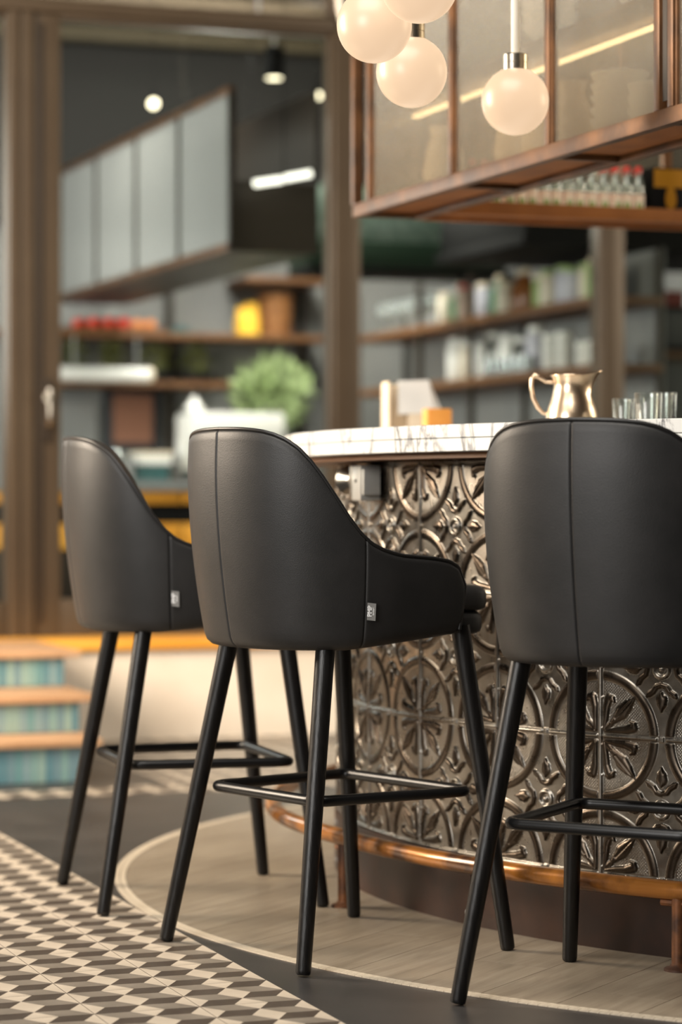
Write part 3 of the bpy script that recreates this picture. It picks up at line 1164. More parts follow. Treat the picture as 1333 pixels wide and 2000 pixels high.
# left wing (runs towards the camera, local y = -t)
for x0 in (0.0, CD - fr):
    bar_part('bottom_rail', x0, x0 + fr, -CS, 0.0, 0.0, 0.034)
    bar_part('top_rail', x0, x0 + fr, -CS, 0.0, CH - 0.03, CH)
for t in DIV:
    bar_part('upright', 0.0, fr, -t - 0.012, -t + 0.012, 0.034, CH - 0.03)
for t in (0.0, 0.69, 1.262, 1.835, 2.41):
    bar_part('inner_upright', CD - 0.018, CD, -t - 0.009, -t + 0.009, 0.034, CH - 0.03)
    bar_part('cross_bar', fr, CD - fr, -t - 0.010, -t + 0.010, 0.002, 0.028)
for k in range(1, 6):
    if k == 4:
        continue
    t0, t1 = DIV[k] + 0.012, DIV[k + 1] - 0.012
    if t1 - t0 > 0.1:
        gl = MB().box(0.010, 0.0145, -t1, -t0, 0.034, CH - 0.03).obj('ribbed_pane', 'ribbed', cab)
        for f0, f1 in ((t0, t0 + 0.010), (t1 - 0.010, t1)):
            MB().box(0.005, 0.0195, -f1, -f0, 0.034, CH - 0.03).obj('glazing_bead', 'corten', gl)
MB().box(0.004, 0.0055, -1.845, -1.825, 0.05, CH - 0.05).obj('perforated_strip', 'bronze_dark', cab)


# perforated floor sheet, real slots
def perforated(x0, x1, y0, y1, z, sx, sy, frac=0.55):
    mb = MB()
    nx, ny = max(1, int((x1 - x0) / sx)), max(1, int((y1 - y0) / sy))
    dx, dy = (x1 - x0) / nx, (y1 - y0) / ny
    for i in range(nx + 1):
        w = dx * (1 - frac) / 2
        xc = x0 + i * dx
        mb.box(xc - w, xc + w, y0, y1, z, z + 0.003)
    for j in range(ny + 1):
        w = dy * (1 - frac) / 2
        yc = y0 + j * dy
        mb.box(x0, x1, yc - w, yc + w, z + 0.0005, z + 0.0035)
    return mb


for (t0, t1) in ((0.0, 0.69), (0.69, 1.262), (1.262, 1.835), (1.835, 2.43)):
    o = perforated(fr, CD - fr, -t1 + 0.01, -t0 - 0.01, 0.016, 0.012, 0.012, 0.42).obj('perforated_sheet', 'corten_lit_tone', cab)  # lighter orange paints in the light bounced up from the counter
bar_part('middle_shelf', 0.03, CD - 0.02, -CS, -0.03, 0.283, 0.293, 'corten')
for z_ in (0.268, CH - 0.05):
    MB().box(CD - 0.045, CD - 0.03, -CS + 0.03, -0.05, z_, z_ + 0.008).obj('added_glow_strip', 'strip_glow', cab)  # glow strips added to light up the crockery behind the panes
# right wing, the far side of the square
for x0 in (CS - CD, CS - fr):
    bar_part('bottom_rail', x0, x0 + fr, -CS, -CD, 0.0, 0.034)
    bar_part('top_rail', x0, x0 + fr, -CS, -CD, CH - 0.03, CH)
for t in (0.69, 1.262, 1.835, 2.41):
    bar_part('upright', CS - CD, CS - CD + fr, -t - 0.012, -t + 0.012, 0.034, CH - 0.03)
bar_part('middle_shelf', CS - CD + 0.03, CS - 0.01, -CS, -CD, 0.283, 0.293, 'corten')
# back wing (runs to the right, local x)
for y0 in (-CD, -fr):
    bar_part('bottom_rail', CD, CS, y0, y0 + fr, -0.002, 0.034, 'corten_lit_tone')
    bar_part('top_rail', CD, CS, y0, y0 + fr, CH - 0.03, CH)
for u in (0.935, 1.70, 2.42):
    bar_part('upright', u - 0.012, u + 0.012, -fr, 0.0, 0.034, CH - 0.03)
    bar_part('inner_upright', u - 0.012, u + 0.012, -CD, -CD + 0.022, 0.034, CH - 0.03)
bar_part('bottle_board', CD, CS, -CD + fr, -fr, 0.010, 0.022, 'corten_lit_tone')
for u0, u1 in ((0.03, 0.92), (0.95, 1.68), (1.72, 2.40)):
    MB().box(u0, u1, -0.016, -0.0115, 0.034, CH - 0.03).obj('ribbed_pane', 'ribbed', cab)
for (u, t) in ((0.013, 0.02), (0.013, 1.26), (0.013, 2.41), (1.3, 0.013), (2.42, 0.013)):
    MB().lathe([(0.008, CH - 0.01), (0.008, 2.95)], 10, u, -t).obj('hanger_rod', 'bronze_dark', cab, 40)

# crockery behind the ribbed glass
BOWL = MB().lathe([(0.026, 0.0), (0.028, 0.006), (0.055, 0.030), (0.066, 0.052), (0.063, 0.052), (0.050, 0.030), (0.02, 0.010), (0.001, 0.010)], 28, cap1=False).mesh('bowl', 'white', 60)
PITCH = MB().lathe([(0.045, 0.0), (0.05, 0.006), (0.055, 0.06), (0.045, 0.12), (0.034, 0.15), (0.040, 0.175), (0.037, 0.175), (0.031, 0.15), (0.041, 0.12), (0.001, 0.012)], 28, cap1=False).mesh('carafe', 'cream', 60)
for nm, me, lab, spots in (('bowl', BOWL, 'white bowl stacked behind the ribbed glass of the hanging cabinet', [(1.42, 0.020 + 0.026 * q) for q in range(5)] + [(1.60, 0.020 + 0.026 * q) for q in range(3)] + [(1.05, 0.294 + 0.026 * q) for q in range(3)] + [(1.52, 0.294 + 0.026 * q) for q in range(4)]),
                          ('carafe', PITCH, 'cream carafe standing behind the ribbed glass of the hanging cabinet', [(0.86, 0.020), (1.02, 0.020), (1.16, 0.020), (0.40, 0.020), (2.02, 0.020), (2.2, 0.020)])):
    for t_, z_ in spots:
        tag(link(nm, me, None, B(CU + 0.105, CV - t_, CZ + z_), RZ), lab, nm, '%ss in the hanging cabinet' % nm)

# mineral water bottles on the back wing
def make_bottle():
    t = empty('water_bottle')
    MB().lathe([(0.0150, 0.0), (0.0165, 0.003), (0.0165, 0.072), (0.0155, 0.078), (0.0095, 0.095), (0.0080, 0.104), (0.0080, 0.114)], 16).obj('glass_body', 'bottle', t, 50)
    MB().lathe([(0.0098, 0.111), (0.0098, 0.126), (0.0088, 0.128)], 14).obj('cap', 'redcap', t, 50)
    lb = MB().lathe([(0.0168, 0.012), (0.0168, 0.052)], 16, cap0=False, cap1=False).obj('paper_label', 'labelcream', t, 60)
    mk = MB()
    for a in (-2.1, -1.5):
        mk.add([(0.0171 * math.cos(a + d), 0.0171 * math.sin(a + d), z) for z in (0.014, 0.028) for d in (0, 0.4)], [(0, 1, 3, 2)])
    mk.obj('printed_mark', 'labelgreen', lb)
    return t


b0 = make_bottle()
k = 0
NB = 16
for row in (0, 1):
    for i in range(NB):
        o = b0 if k == 0 else copy_tree(b0)
        u = CU + 0.250 + i * 0.0352 + row * 0.0176
        v = CV - CD + 0.045 + row * 0.045
        o.location = B(u, v, CZ + 0.022)
        o.rotation_euler = (0, 0, RZ + random.uniform(-0.4, 0.4))
        lab = 'small pale green water bottle with red cap in the %s row on the cabinet shelf' % ('front', 'rear')[row]
        if i == NB - 1:
            lab = 'red capped water bottle ending the %s row, next to the black and yellow box' % ('front', 'rear')[row]
        tag(o, lab, 'bottle', 'water bottles on the hanging shelf')
        k += 1
bx = bthing('crate', 'black and yellow box at the end of the bottle row', 'box', CU + 0.868, CV - 0.1, CZ + 0.022)
MB().cbox(-0.05, 0.05, -0.06, 0.06, 0.0, 0.13, 0.003).obj('carton', 'black', bx, 40)
MB().box(-0.045, 0.05, -0.0612, -0.0602, 0.075, 0.125).obj('yellow_band', 'amber', bx)
MB().add([(0.006 + 0.017 * math.cos(a_), -0.0614, 0.040 + (0.024 if math.sin(a_) < 0 else 0.040) * math.sin(a_)) for a_ in [2 * PI * q / 20 for q in range(20)]], [tuple(range(20))]).obj('yellow_mark', 'amber', bx)

# ------------------------------------------------------------------ globe pendants
GL = [(0.062, 4.857, 1.769, 'opal globe pendant lowered beside the cabinet corner, overlapped by a second globe'),
      (0.141, 4.697, 1.814, 'opal globe pendant hanging highest of the cluster'),
      (0.139, 5.137, 1.728, 'opal globe pendant hanging lowest in the cluster of three'),
      (0.361, 5.409, 1.712, 'opal globe pendant hanging alone in front of the ribbed glass')]
R = 0.070
for X, Y, Z, lab in GL:
    t = tag(empty('globe_pendant', (X, Y, Z)), lab, 'pendant lamp', 'opal globe pendants over the bar')
    g = MB()
    nv = 24
    prof = []
    for j in range(nv + 1):
        a = PI * j / nv
        z = -R * math.cos(a)
        if z > R * 0.90:
            break
        prof.append((max(R * math.sin(a), 1e-5), z))
    prof.append((R * 0.42, R * 0.915))
    g.lathe(prof, 40, cap1=True).obj('globe', 'globe', t, 60)
    MB().lathe([(0.026, R * 0.90), (0.026, R * 1.12), (0.025, R * 1.13), (0.026, R * 1.14), (0.026, R * 1.36), (0.023, R * 1.40), (0.009, R * 1.42)], 24).obj('gallery', 'nickel', t, 40)
    MB().lathe([(0.0085, R * 1.40), (0.0085, 3.1 - Z)], 12).obj('stem', 'whitepipe', t, 40)

# ------------------------------------------------------------------ glazed wall, low wall, steps
GV = 9.554
lw = struct(MB().box(-3.2, 9.0, 0.0, 0.25, 0.0, 0.335).obj('wall_back', 'whitewall', None, None, B(0, 9.30), RZ))
struct(MB().cbox(-3.2, 9.0, -0.03, 0.26, 0.335, 0.375, 0.004).obj('trim_1', 'ledge', None, 40, B(0, 9.30), RZ))


def frame_bar(name, par, u0, u1, z0, z1, v0=-0.03, v1=0.05, mat='bronze'):
    return MB().cbox(u0, u1, v0, v1, z0, z1, 0.004).obj(name, mat, par, 40)


def gl_unit(name, label, u0, u1, stile=0.05, bottom=0.13, ztop=2.70, right=None):
    """one framed pane; local origin at u=0 of the wall line"""
    t = struct(empty(name, B(0, GV), RZ))
    t['label'] = label
    z0 = 0.378
    frame_bar('stile', t, u0, u0 + stile, z0, ztop)
    rs = stile if right is None else right
    frame_bar('stile', t, u1 - rs, u1, z0, ztop)
    frame_bar('bottom_rail', t, u0 + stile, u1 - rs, z0, z0 + bottom)
    frame_bar('top_rail', t, u0 + stile, u1 - rs, ztop - 0.018, ztop)
    MB().box(u0 + stile, u1 - rs, 0.006, 0.012, z0 + bottom, ztop - 0.018).obj('pane', 'pane', t)
    return t


d1 = gl_unit('door_1', 'bronze framed glass door with a slim handle', 2.232, 3.412, 0.10, 0.137, right=0.012)
MB().cbox(2.247, 2.258, -0.04, -0.028, 0.43, 2.66, 0.003).obj('rebate', 'bronze_dark', d1, 40)
hd = MB().cbox(2.268, 2.288, -0.046, -0.03, 1.10, 1.335, 0.004).obj('handle_plate', 'bronze_dark', d1, 40)
MB().tube([(2.279, -0.046, 1.16), (2.279, -0.075, 1.165), (2.279, -0.078, 1.20), (2.279, -0.078, 1.30)], 0.008, 10).obj('lever', 'steelgrey', hd, 60)
MB().tube([(2.274, -0.046, 1.265), (2.268, -0.085, 1.265), (2.262, -0.09, 1.265)], 0.012, 12).obj('knob', 'steelgrey', hd, 60)
gl_unit('window_1', 'fixed bronze framed glass bay behind the bar', 3.52, 4.56, 0.004, 0.10)
gl_unit('window_2', 'glass bay right of the second bronze post', 4.655, 5.8, 0.004, 0.10)
gl_unit('window_3', 'glass bay beside the door hinge post', 0.9, 2.128, 0.05, 0.13, right=0.004)
for k, (u0, u1) in enumerate(((3.413, 3.519), (4.562, 4.654))):
    p = struct(MB().cbox(u0, u1, -0.05, 0.08, 0.376, 3.6, 0.006).obj('trim_%d' % (k + 2), 'bronze', None, 40, B(0, GV), RZ))
tp = struct(empty('trim_4', B(0, GV), RZ))
MB().cbox(2.130, 2.175, -0.05, 0.07, 0.376, 2.70, 0.004).obj('hinge_post', 'bronze', tp, 40)
MB().cbox(2.179, 2.228, -0.045, 0.07, 0.376, 2.70, 0.004).obj('door_jamb', 'bronze', tp, 40)
MB().box(2.170, 2.185, -0.02, 0.05, 0.376, 2.70).obj('seal', 'black', tp)
struct(MB().cbox(0.9, 3.412, -0.06, 0.08, 2.702, 2.752, 0.005).obj('trim_5', 'bronze', None, 40, B(0, GV), RZ))
struct(MB().cbox(3.52, 5.8, -0.06, 0.08, 2.702, 2.752, 0.005).obj('trim_6', 'bronze', None, 40, B(0, GV), RZ))
# bent white cable guide hanging in front of the door head
cg = MB().tube([(0, 0, 0.6), (0, 0, 0.02), (0.004, 0, -0.02), (0.014, 0, -0.06), (0.024, 0, -0.09)], 0.014, 12)
tag(cg.obj('cable_guide', 'whitepipe', None, 60, B(3.105, 8.6, 2.63), RZ), 'bent white cable tube hanging before the glass door head', 'cable tube')

# steps clad with teal stick tiles
st = struct(empty('stairs', B(0, 0), RZ))
st['label'] = 'three steps with pale wooden treads and teal tiled risers'
V_R = [7.99, 8.23, 8.62]
U_R = [2.03, 2.075, 2.12]
k = 0
stick_w = 0.0245
SMESH = {}
for i in range(3):
    z0 = (0.0, 0.135, 0.256)[i]
    zt = (0.135, 0.256, 0.377)[i]
    v = V_R[i]
    ur = U_R[i]
    body = MB().box(0.2, ur - 0.006, v + 0.006, 9.30, z0, zt - 0.022).obj('riser_core', 'grout', st)
    n = 0
    u = ur
    hgt = zt - 0.022 - z0
    while u > 0.95:
        key = (i, n % 6)
        mi = random.randrange(6)
        if (i, mi) not in SMESH:
            SMESH[(i, mi)] = MB().cbox(-stick_w + 0.002, 0.0, -0.004, 0.008, 0.002, hgt - 0.002, 0.002).mesh('stick_tile', 'teal%d' % mi, 40)
        o = link('stick_tile', SMESH[(i, mi)], st, (u, v + random.uniform(-0.0008, 0.0008), z0))
        u -= stick_w
        n += 1
    vb = V_R[i + 1] + 0.004 if i < 2 else 9.27
    MB().cbox(0.2, ur + 0.055, v - 0.03, vb, zt - 0.022, zt, 0.004).obj('tread', 'tread', st, 40)

# ------------------------------------------------------------------ room behind the glass
struct(MB().box(-1.0, 7.5, 9.64, 14.4, 0.20, 0.37).obj('floor_inner', 'charcoal', None, None, B(0, 0), RZ))
struct(MB().box(-1.0, 7.5, 13.12, 13.25, 0.37, 3.4).obj('wall_inner_back', 'greywall', None, None, B(0, 0), RZ))
struct(MB().box(6.3, 6.4, 9.7, 13.1, 0.37, 3.4).obj('wall_inner_right', 'greywall', None, None, B(0, 0), RZ))
struct(MB().box(0.3, 0.4, 9.7, 13.1, 0.37, 3.4).obj('wall_inner_left', 'greywall', None, None, B(0, 0), RZ))
struct(MB().box(-1.0, 7.5, 9.2, 14.4, 3.4, 3.5).obj('ceiling_inner', 'darkceil', None, None, B(0, 0), RZ))
struct(MB().box(0.4, 6.3, 12.95, 13.115, 2.28, 3.395).obj('trim_7', 'darkceil', None, None, B(0, 0), RZ))
for k, v in enumerate((10.1, 10.75, 11.4, 12.05, 12.7)):
    tag(MB().cbox(0.4, 6.3, v - 0.06, v + 0.06, 3.18 - 0.0 * k, 3.39, 0.005).obj('ceiling_beam', 'beam', None, 40, B(0, 0), RZ),
        'olive brown beam under the dark ceiling behind the glass', 'beam', 'ceiling beams behind the glass')


def inner_light(name, u, v, z, tu, tv, tz, sx, sy, p, col):
    area_light(name, B(u, v, z), B(tu, tv, tz), sx, sy, p, col)


inner_light('inner_ceiling_light_left', 3.7, 11.2, 3.05, 3.7, 12.6, 1.0, 1.2, 0.8, 85, (1.0, 0.93, 0.84))
inner_light('inner_ceiling_light_right', 3.9, 12.0, 2.75, 4.75, 11.0, 1.4, 0.7, 0.7, 60, (1.0, 0.93, 0.84))
inner_light('inner_window_far_left', 0.7, 11.4, 2.0, 3.2, 11.4, 2.0, 1.6, 1.4, 110, (1.0, 0.99, 0.97))

# hanging cabinet of frosted panes behind the door
ic = bthing('pane_cabinet', 'long hanging cabinet with pale frosted panes behind the glass door', 'hanging cabinet', 3.12, 9.95, 1.88)
for z0, z1, nm in ((0.0, 0.035, 'bottom_rail'), (0.63, 0.66, 'top_rail')):
    MB().cbox(0, 0.03, 0, 3.0, z0, z1, 0.003).obj(nm, 'corten', ic, 40)
for y in (0.0, 0.73, 1.41, 2.12, 2.83):
    MB().cbox(0, 0.03, y - 0.014, y + 0.014, 0.035, 0.63, 0.003).obj('upright', 'bronze_dark', ic, 40)
for y0, y1 in ((0.014, 0.716), (0.744, 1.396), (1.424, 2.106), (2.134, 2.816)):
    MB().box(0.010, 0.016, y0, y1, 0.035, 0.63).obj('frosted_pane', 'frosted', ic)
MB().box(0.0, 0.38, -0.004, 0.004, 0.0, 0.28).obj('end_panel', 'bronze_dark', ic)
MB().box(0.03, 0.38, 0.0, 3.0, 0.0, 0.012).obj('floor_sheet', 'bronze_dark', ic)
MB().box(0.372, 0.38, 0.0, 3.0, 0.0, 0.66).obj('rear_sheet', 'bronze_dark', ic)

# shelves on the grey wall
for lab, u0, u1, z, vv in (('long brown shelf carrying red fruit and a yellow bag', 2.6, 4.56, 1.735, 12.75), ('short brown shelf above the wicker basket', 4.10, 4.56, 2.035, 12.75), ('brown shelf under the hanging dark plants', 3.0, 4.02, 1.49, 12.78)):
    tag(MB().cbox(u0, u1, 0, 0.36, -0.03, 0.0, 0.004).obj('wall_shelf', 'shelfwood', None, 40, B(0, vv, z), RZ), lab, 'shelf')
for k, u in enumerate((2.95, 3.78, 4.50)):
    tag(MB().cbox(u - 0.015, u + 0.015, 13.05, 13.115, 0.97, 2.3, 0.003).obj('shelf_rail', 'bronze_dark', None, 40, B(0, 0), RZ), 'thin dark rail holding up the wall shelves', 'shelf rail', 'wall shelf rails')


def fruit(u, v, z, r, mat, lab, grp):
    t = bthing('fruit', lab, 'fruit', u, v, z, 0, grp)
    prof = [(max(r * math.sin(PI * j / 10), 1e-4), r - r * math.cos(PI * j / 10) * 0.92 - r * 0.08) for j in range(11)]
    MB().lathe(prof, 16).obj('flesh', mat, t, 60)
    MB().tube([(0, 0, r * 1.80), (0.004, 0, r * 1.98)], 0.003, 6).obj('stalk', 'leafdark', t)


tr = bthing('fruit_tray', 'shallow brown tray under the red fruit on the shelf', 'tray', 3.42, 12.90, 1.735)
MB().box(-0.25, 0.26, -0.10, 0.10, 0.0, 0.012).obj('tray_base', 'shelfwood', tr)
for x0, x1, y0, y1 in ((-0.25, 0.26, -0.105, -0.097), (-0.25, 0.26, 0.097, 0.105), (-0.255, -0.247, -0.10, 0.10), (0.255, 0.263, -0.10, 0.10)):
    MB().box(x0, x1, y0, y1, 0.0, 0.022).obj('tray_rim', 'shelfwood', tr)
for k, (du, dv, r) in enumerate(((-0.18, -0.04, 0.030), (-0.10, -0.05, 0.034), (-0.02, -0.045, 0.036), (0.055, -0.05, 0.036), (-0.06, 0.04, 0.036), (0.03, 0.04, 0.036), (-0.14, 0.04, 0.034))):
    fruit(3.42 + du, 12.90 + dv, 1.748, r, 'red', 'round red fruit heaped on the brown tray', 'red fruit on the tray')
for du, dv in ((0.125, -0.05), (0.195, -0.045), (0.16, 0.035)):
    fruit(3.42 + du, 12.90 + dv, 1.748, 0.031, 'orange', 'round orange fruit at the end of the brown tray', 'orange fruit on the tray')
cl = MB()
V = []
for i in range(13):
    row = []
    for j in range(9):
        x = -0.07 + 0.14 * i / 12
        y = -0.06 + 0.12 * j / 8
        e = min(i, 12 - i, 2 * j, 16 - 2 * j) / 6
        row.append((x, y, 0.002 + 0.045 * min(1, e) ** 0.6 * (0.8 + 0.2 * math.sin(i * 1.7 + j))))
    V.append(row)
cl.grid(V)
bsingle(cl, 'folded_cloth', 'tealcloth', 'dark teal cloth folded on the long shelf', 'cloth', 3.78, 12.88, 1.735, smooth=60)


def bag(u, v, z, w, d, h, mat, lab):
    t = bthing('paper_bag', lab, 'bag', u, v, z)
    V = []
    for j, (f, q) in enumerate(((0.92, 0.0), (1.0, 0.05), (1.0, 0.5), (0.9, 0.8), (0.86, 1.0))):
        dd = d * (1.0, 1.0, 0.9, 0.5, 0.15)[j]
        V.append([(-w / 2 * f, -dd / 2, h * q), (w / 2 * f, -dd / 2, h * q), (w / 2 * f, dd / 2, h * q), (-w / 2 * f, dd / 2, h * q), (-w / 2 * f, -dd / 2, h * q)])
    MB().grid(V).add([V[0][k] for k in range(4)], [(3, 2, 1, 0)]).obj('bag_body', mat, t)
    MB().box(-w * 0.43, w * 0.43, -0.012, 0.012, h * 0.97, h * 1.04).obj('fold', mat, t)


bag(4.105, 12.81, 1.735, 0.085, 0.07, 0.135, 'yellow', 'small yellow bag at the outer side of its taller twin')
bag(4.170, 12.895, 1.735, 0.070, 0.06, 0.165, 'yellow', 'taller yellow bag leaning on the wicker basket')
bk = bthing('wicker_basket', 'tall brown wicker basket next to the yellow bags', 'basket', 4.312, 12.93, 1.735)
wv = MB()
for j in range(12):
    r = 0.078 + 0.008 * j / 11
    wv.tube([(r * math.cos(2 * PI * i / 24) * (1 + 0.02 * (-1) ** (i + j)), r * math.sin(2 * PI * i / 24) * (1 + 0.02 * (-1) ** (i + j)), 0.012 + 0.018 * j) for i in range(24)], 0.0105, 6, True)
wv.obj('weave', 'basket', bk, 60)
MB().lathe([(0.07, 0.0), (0.074, 0.205), (0.066, 0.205), (0.064, 0.01)], 24).obj('liner', 'shelfwood', bk, 40)
MB().tube([(0.087 * math.cos(2 * PI * i / 28), 0.087 * math.sin(2 * PI * i / 28), 0.223) for i in range(28)], 0.009, 8, True).obj('rim', 'basket', bk, 60)


def foliage(n, spread, leaf, seed, droop=0.0, up=0.3):
    rg = random.Random(seed)
    mb = MB()
    for _ in range(n):
        while True:
            p = Vector((rg.uniform(-1, 1), rg.uniform(-1, 1), rg.uniform(-1, 1)))
            if p.length < 1:
                break
        c = Vector((p.x * spread[0], p.y * spread[1], p.z * spread[2]))
        d = (p + Vector((0, 0, up)) + Vector((rg.uniform(-.5, .5), rg.uniform(-.5, .5), rg.uniform(-.5, .5) - droop))).normalized()
        s = d.cross(Vector((rg.uniform(-1, 1), rg.uniform(-1, 1), rg.uniform(-1, 1)))).normalized()
        nn = s.cross(d)
        L = leaf * rg.uniform(0.7, 1.2)
        w = L * 0.26
        mb.add([c, c + d * L * 0.45 + s * w + nn * 0.1 * L, c + d * L * 0.5 - nn * 0.03 * L, c + d * L * 0.45 - s * w + nn * 0.1 * L, c + d * L],
               [(0, 1, 2), (0, 2, 3), (1, 4, 2), (2, 4, 3)])
    return mb


for k, (u, w, zc, hh) in enumerate(((3.06, 0.10, 1.635, 0.075), (3.24, 0.09, 1.63, 0.075), (3.43, 0.08, 1.63, 0.075), (3.66, 0.09, 1.62, 0.08), (3.88, 0.10, 1.62, 0.08))):
    pt = bthing('trailing_plant', 'dark olive trailing plant in a trough under the long shelf', 'plant', u, 12.92, 1.49, 0, 'dark plants between the shelves')
    MB().cbox(-w * 0.8, w * 0.8, -0.05, 0.05, 0.0, 0.055, 0.004).obj('trough', 'black', pt, 40)
    f = foliage(90, (w * 0.62, 0.06, hh * 0.85), 0.045, 30 + k).obj('foliage', 'leafdark', pt)
    f.location.z = zc - 1.49 - 0.015
# white linear lamp under the shelf
wl = bthing('linear_lamp', 'white tube shaped lamp bar in front of the plant shelf', 'lamp', 3.32, 12.55, 1.507)
MB().tube([(-0.26, 0, 0), (0.20, 0, 0)], 0.036, 16).obj('lamp_tube', 'white', wl, 40)
MB().tube([(0.20, 0, 0), (0.222, 0, 0)], [0.037, 0.034], 16).obj('end_cap', 'cream', wl, 40)
for x in (-0.18, 0.14):
    MB().tube([(x, 0, 0.03), (x, 0.0, 0.19)], 0.004, 8).obj('suspension', 'grey', wl)
# pale panel and brown picture on the wall
bsingle(MB().cbox(-0.16, 0.16, 0, 0.02, 0, 0.40, 0.003), 'wall_board', 'grey', 'pale grey board leaning on the wall above the counter', 'board', 3.24, 13.09, 0.985)
pc = bthing('picture', 'brown toned picture in a dark frame behind the machine', 'picture', 3.58, 13.08, 1.13)
MB().cbox(-0.15, 0.15, 0.0, 0.03, 0.0, 0.34, 0.003).obj('picture_frame', 'charbox', pc, 40)
MB().box(-0.10, 0.11, -0.003, 0.0, 0.05, 0.30).obj('picture_sheet', 'terracotta', pc)

# inner counter with machine, boxes and glasses
icn = bthing('serving_counter', 'grey topped serving counter with honey wood front behind the glass', 'counter', 3.6, 12.45, 0.37)
MB().cbox(-0.95, 0.95, -0.25, 0.55, 0.56, 0.605, 0.004).obj('worktop', 'grey', icn, 40)
MB().box(-0.93, 0.93, -0.20, 0.53, 0.0, 0.56).obj('carcass', 'black', icn)
for k in range(4):
    x0 = -0.93 + 0.465 * k
    MB().cbox(x0 + 0.006, x0 + 0.459, -0.222, -0.200, 0.28, 0.40, 0.003).obj('drawer', 'ledge', icn, 40)
    MB().cbox(x0 + 0.006, x0 + 0.459, -0.222, -0.200, 0.50, 0.555, 0.003).obj('drawer', 'ledge', icn, 40)
    MB().cbox(x0 + 0.006, x0 + 0.459, -0.216, -0.200, 0.02, 0.27, 0.003).obj('cupboard_door', 'bronze_dark', icn, 40)
ZC = 0.976
em = bthing('espresso_machine', 'white espresso machine on the serving counter', 'coffee machine', 3.88, 12.42, ZC)
MB().cbox(-0.20, 0.27, -0.14, 0.20, 0.20, 0.34, 0.02).obj('top_housing', 'white', em, 40)
MB().cbox(-0.20, 0.27, 0.04, 0.20, 0.06, 0.21, 0.01).obj('rear_body', 'white', em, 40)
MB().cbox(-0.22, 0.28, -0.15, 0.20, 0.0, 0.06, 0.008).obj('drip_tray', 'steelgrey', em, 40)
for x in (-0.08, 0.14):
    MB().lathe([(0.032, 0.145), (0.034, 0.20)], 18, x, -0.08).obj('group_head', 'steelgrey', em, 40)
    MB().tube([(x, -0.09, 0.155), (x, -0.17, 0.15), (x, -0.23, 0.145)], [0.012, 0.012, 0.015], 10).obj('portafilter', 'black', em, 60)
MB().tube([(0.23, -0.12, 0.26), (0.245, -0.16, 0.2), (0.245, -0.16, 0.08)], 0.006, 8).obj('steam_wand', 'steelgrey', em, 60)
MB().lathe([(0.035, 0.34), (0.05, 0.36), (0.02, 0.40), (0.012, 0.42)], 18, -0.16, 0.0).obj('hopper', 'white', em, 40)
bx = bthing('takeaway_box', 'white lidded box on a green stand next to the espresso machine', 'box', 3.52, 12.50, ZC)
MB().cbox(-0.075, 0.075, -0.06, 0.06, 0.0, 0.085, 0.004).obj('stand', 'tealcloth', bx, 40)
MB().cbox(-0.09, 0.09, -0.07, 0.07, 0.085, 0.135, 0.006).obj('carton', 'white', bx, 40)
MB().cbox(-0.095, 0.095, -0.075, 0.075, 0.130, 0.145, 0.004).obj('lid', 'cream', bx, 40)


def stem_glass(scale=1.0):
    s = scale
    return MB().lathe([(0.032 * s, 0.0), (0.031 * s, 0.003), (0.005 * s, 0.008), (0.004 * s, 0.05 * s), (0.012 * s, 0.06 * s), (0.032 * s, 0.085 * s), (0.036 * s, 0.115 * s), (0.031 * s, 0.15 * s), (0.029 * s, 0.15 * s), (0.033 * s, 0.115 * s), (0.028 * s, 0.088 * s), (0.002, 0.066 * s)], 18, cap1=False)


SG = stem_glass().mesh('wine_glass', 'glassware', 60)
for k in range(6):
    o = link('wine_glass', SG, None, B(3.16 + 0.08 * (k % 3), 12.36 + 0.085 * (k // 3), ZC), RZ)
    tag(o, 'clear stemmed glass on the serving counter in front of the pale grey board', 'wine glass', 'stemmed glasses on the serving counter')
pl = bthing('potted_plant', 'fresh green potted plant at the end of the serving counter', 'plant', 4.27, 12.86, ZC)
MB().lathe([(0.055, 0.0), (0.06, 0.01), (0.075, 0.20), (0.08, 0.205), (0.08, 0.225), (0.068, 0.225), (0.06, 0.19), (0.001, 0.19)], 24, cap1=False).obj('pot', 'grey', pl, 40)
f = foliage(420, (0.18, 0.13, 0.16), 0.08, 5).obj('foliage', 'leaf', pl)
f.location.z = 0.46
stm = MB()
for k in range(7):
    a = k * 0.9
    stm.tube([(0.01 * math.cos(a), 0.01 * math.sin(a), 0.19), (0.05 * math.cos(a), 0.05 * math.sin(a), 0.34), (0.11 * math.cos(a), 0.09 * math.sin(a), 0.5)], 0.004, 6)
    
stm.obj('stems', 'leafdark', pl)

# track spot, bulbs and tubes under the inner ceiling
sp = bthing('track_spot', 'black cylinder spotlight with a lit face behind the glass', 'spotlight', 3.53, 10.6, 2.69)
MB().lathe([(0.034, 0.0), (0.038, 0.004), (0.038, 0.13), (0.034, 0.134)], 20).obj('housing', 'black', sp, 40)
MB().lathe([(0.033, -0.002), (0.033, 0.001)], 20).obj('lit_face', 'lamp_on', sp, 40)
MB().tube([(0, 0, 0.13), (0, 0, 0.20), (-0.07, 0, 0.20), (-0.07, 0, 0.5)], 0.008, 8).obj('bracket', 'grey', sp, 40)
for lab, u, v, z, r in (('lit bulb hanging beneath the black spotlight', 3.52, 10.9, 2.46, 0.018), ('lit round bulb over the frosted cabinet', 3.08, 10.9, 2.60, 0.022), ('small cold bright bulb close to the bronze post', 3.73, 10.6, 2.625, 0.016)):
    t = bthing('bulb_pendant', lab, 'bulb', u, v, z)
    MB().sphere((0, 0, 0), r, 16, 10).obj('bulb', 'lamp_on', t, 60)
    MB().tube([(0, 0, r), (0, 0, r + 0.03)], 0.008, 8).obj('holder', 'black', t)
    MB().tube([(0, 0, r + 0.03), (0, 0, 3.17 - z)], 0.002, 6).obj('cord', 'black', t)
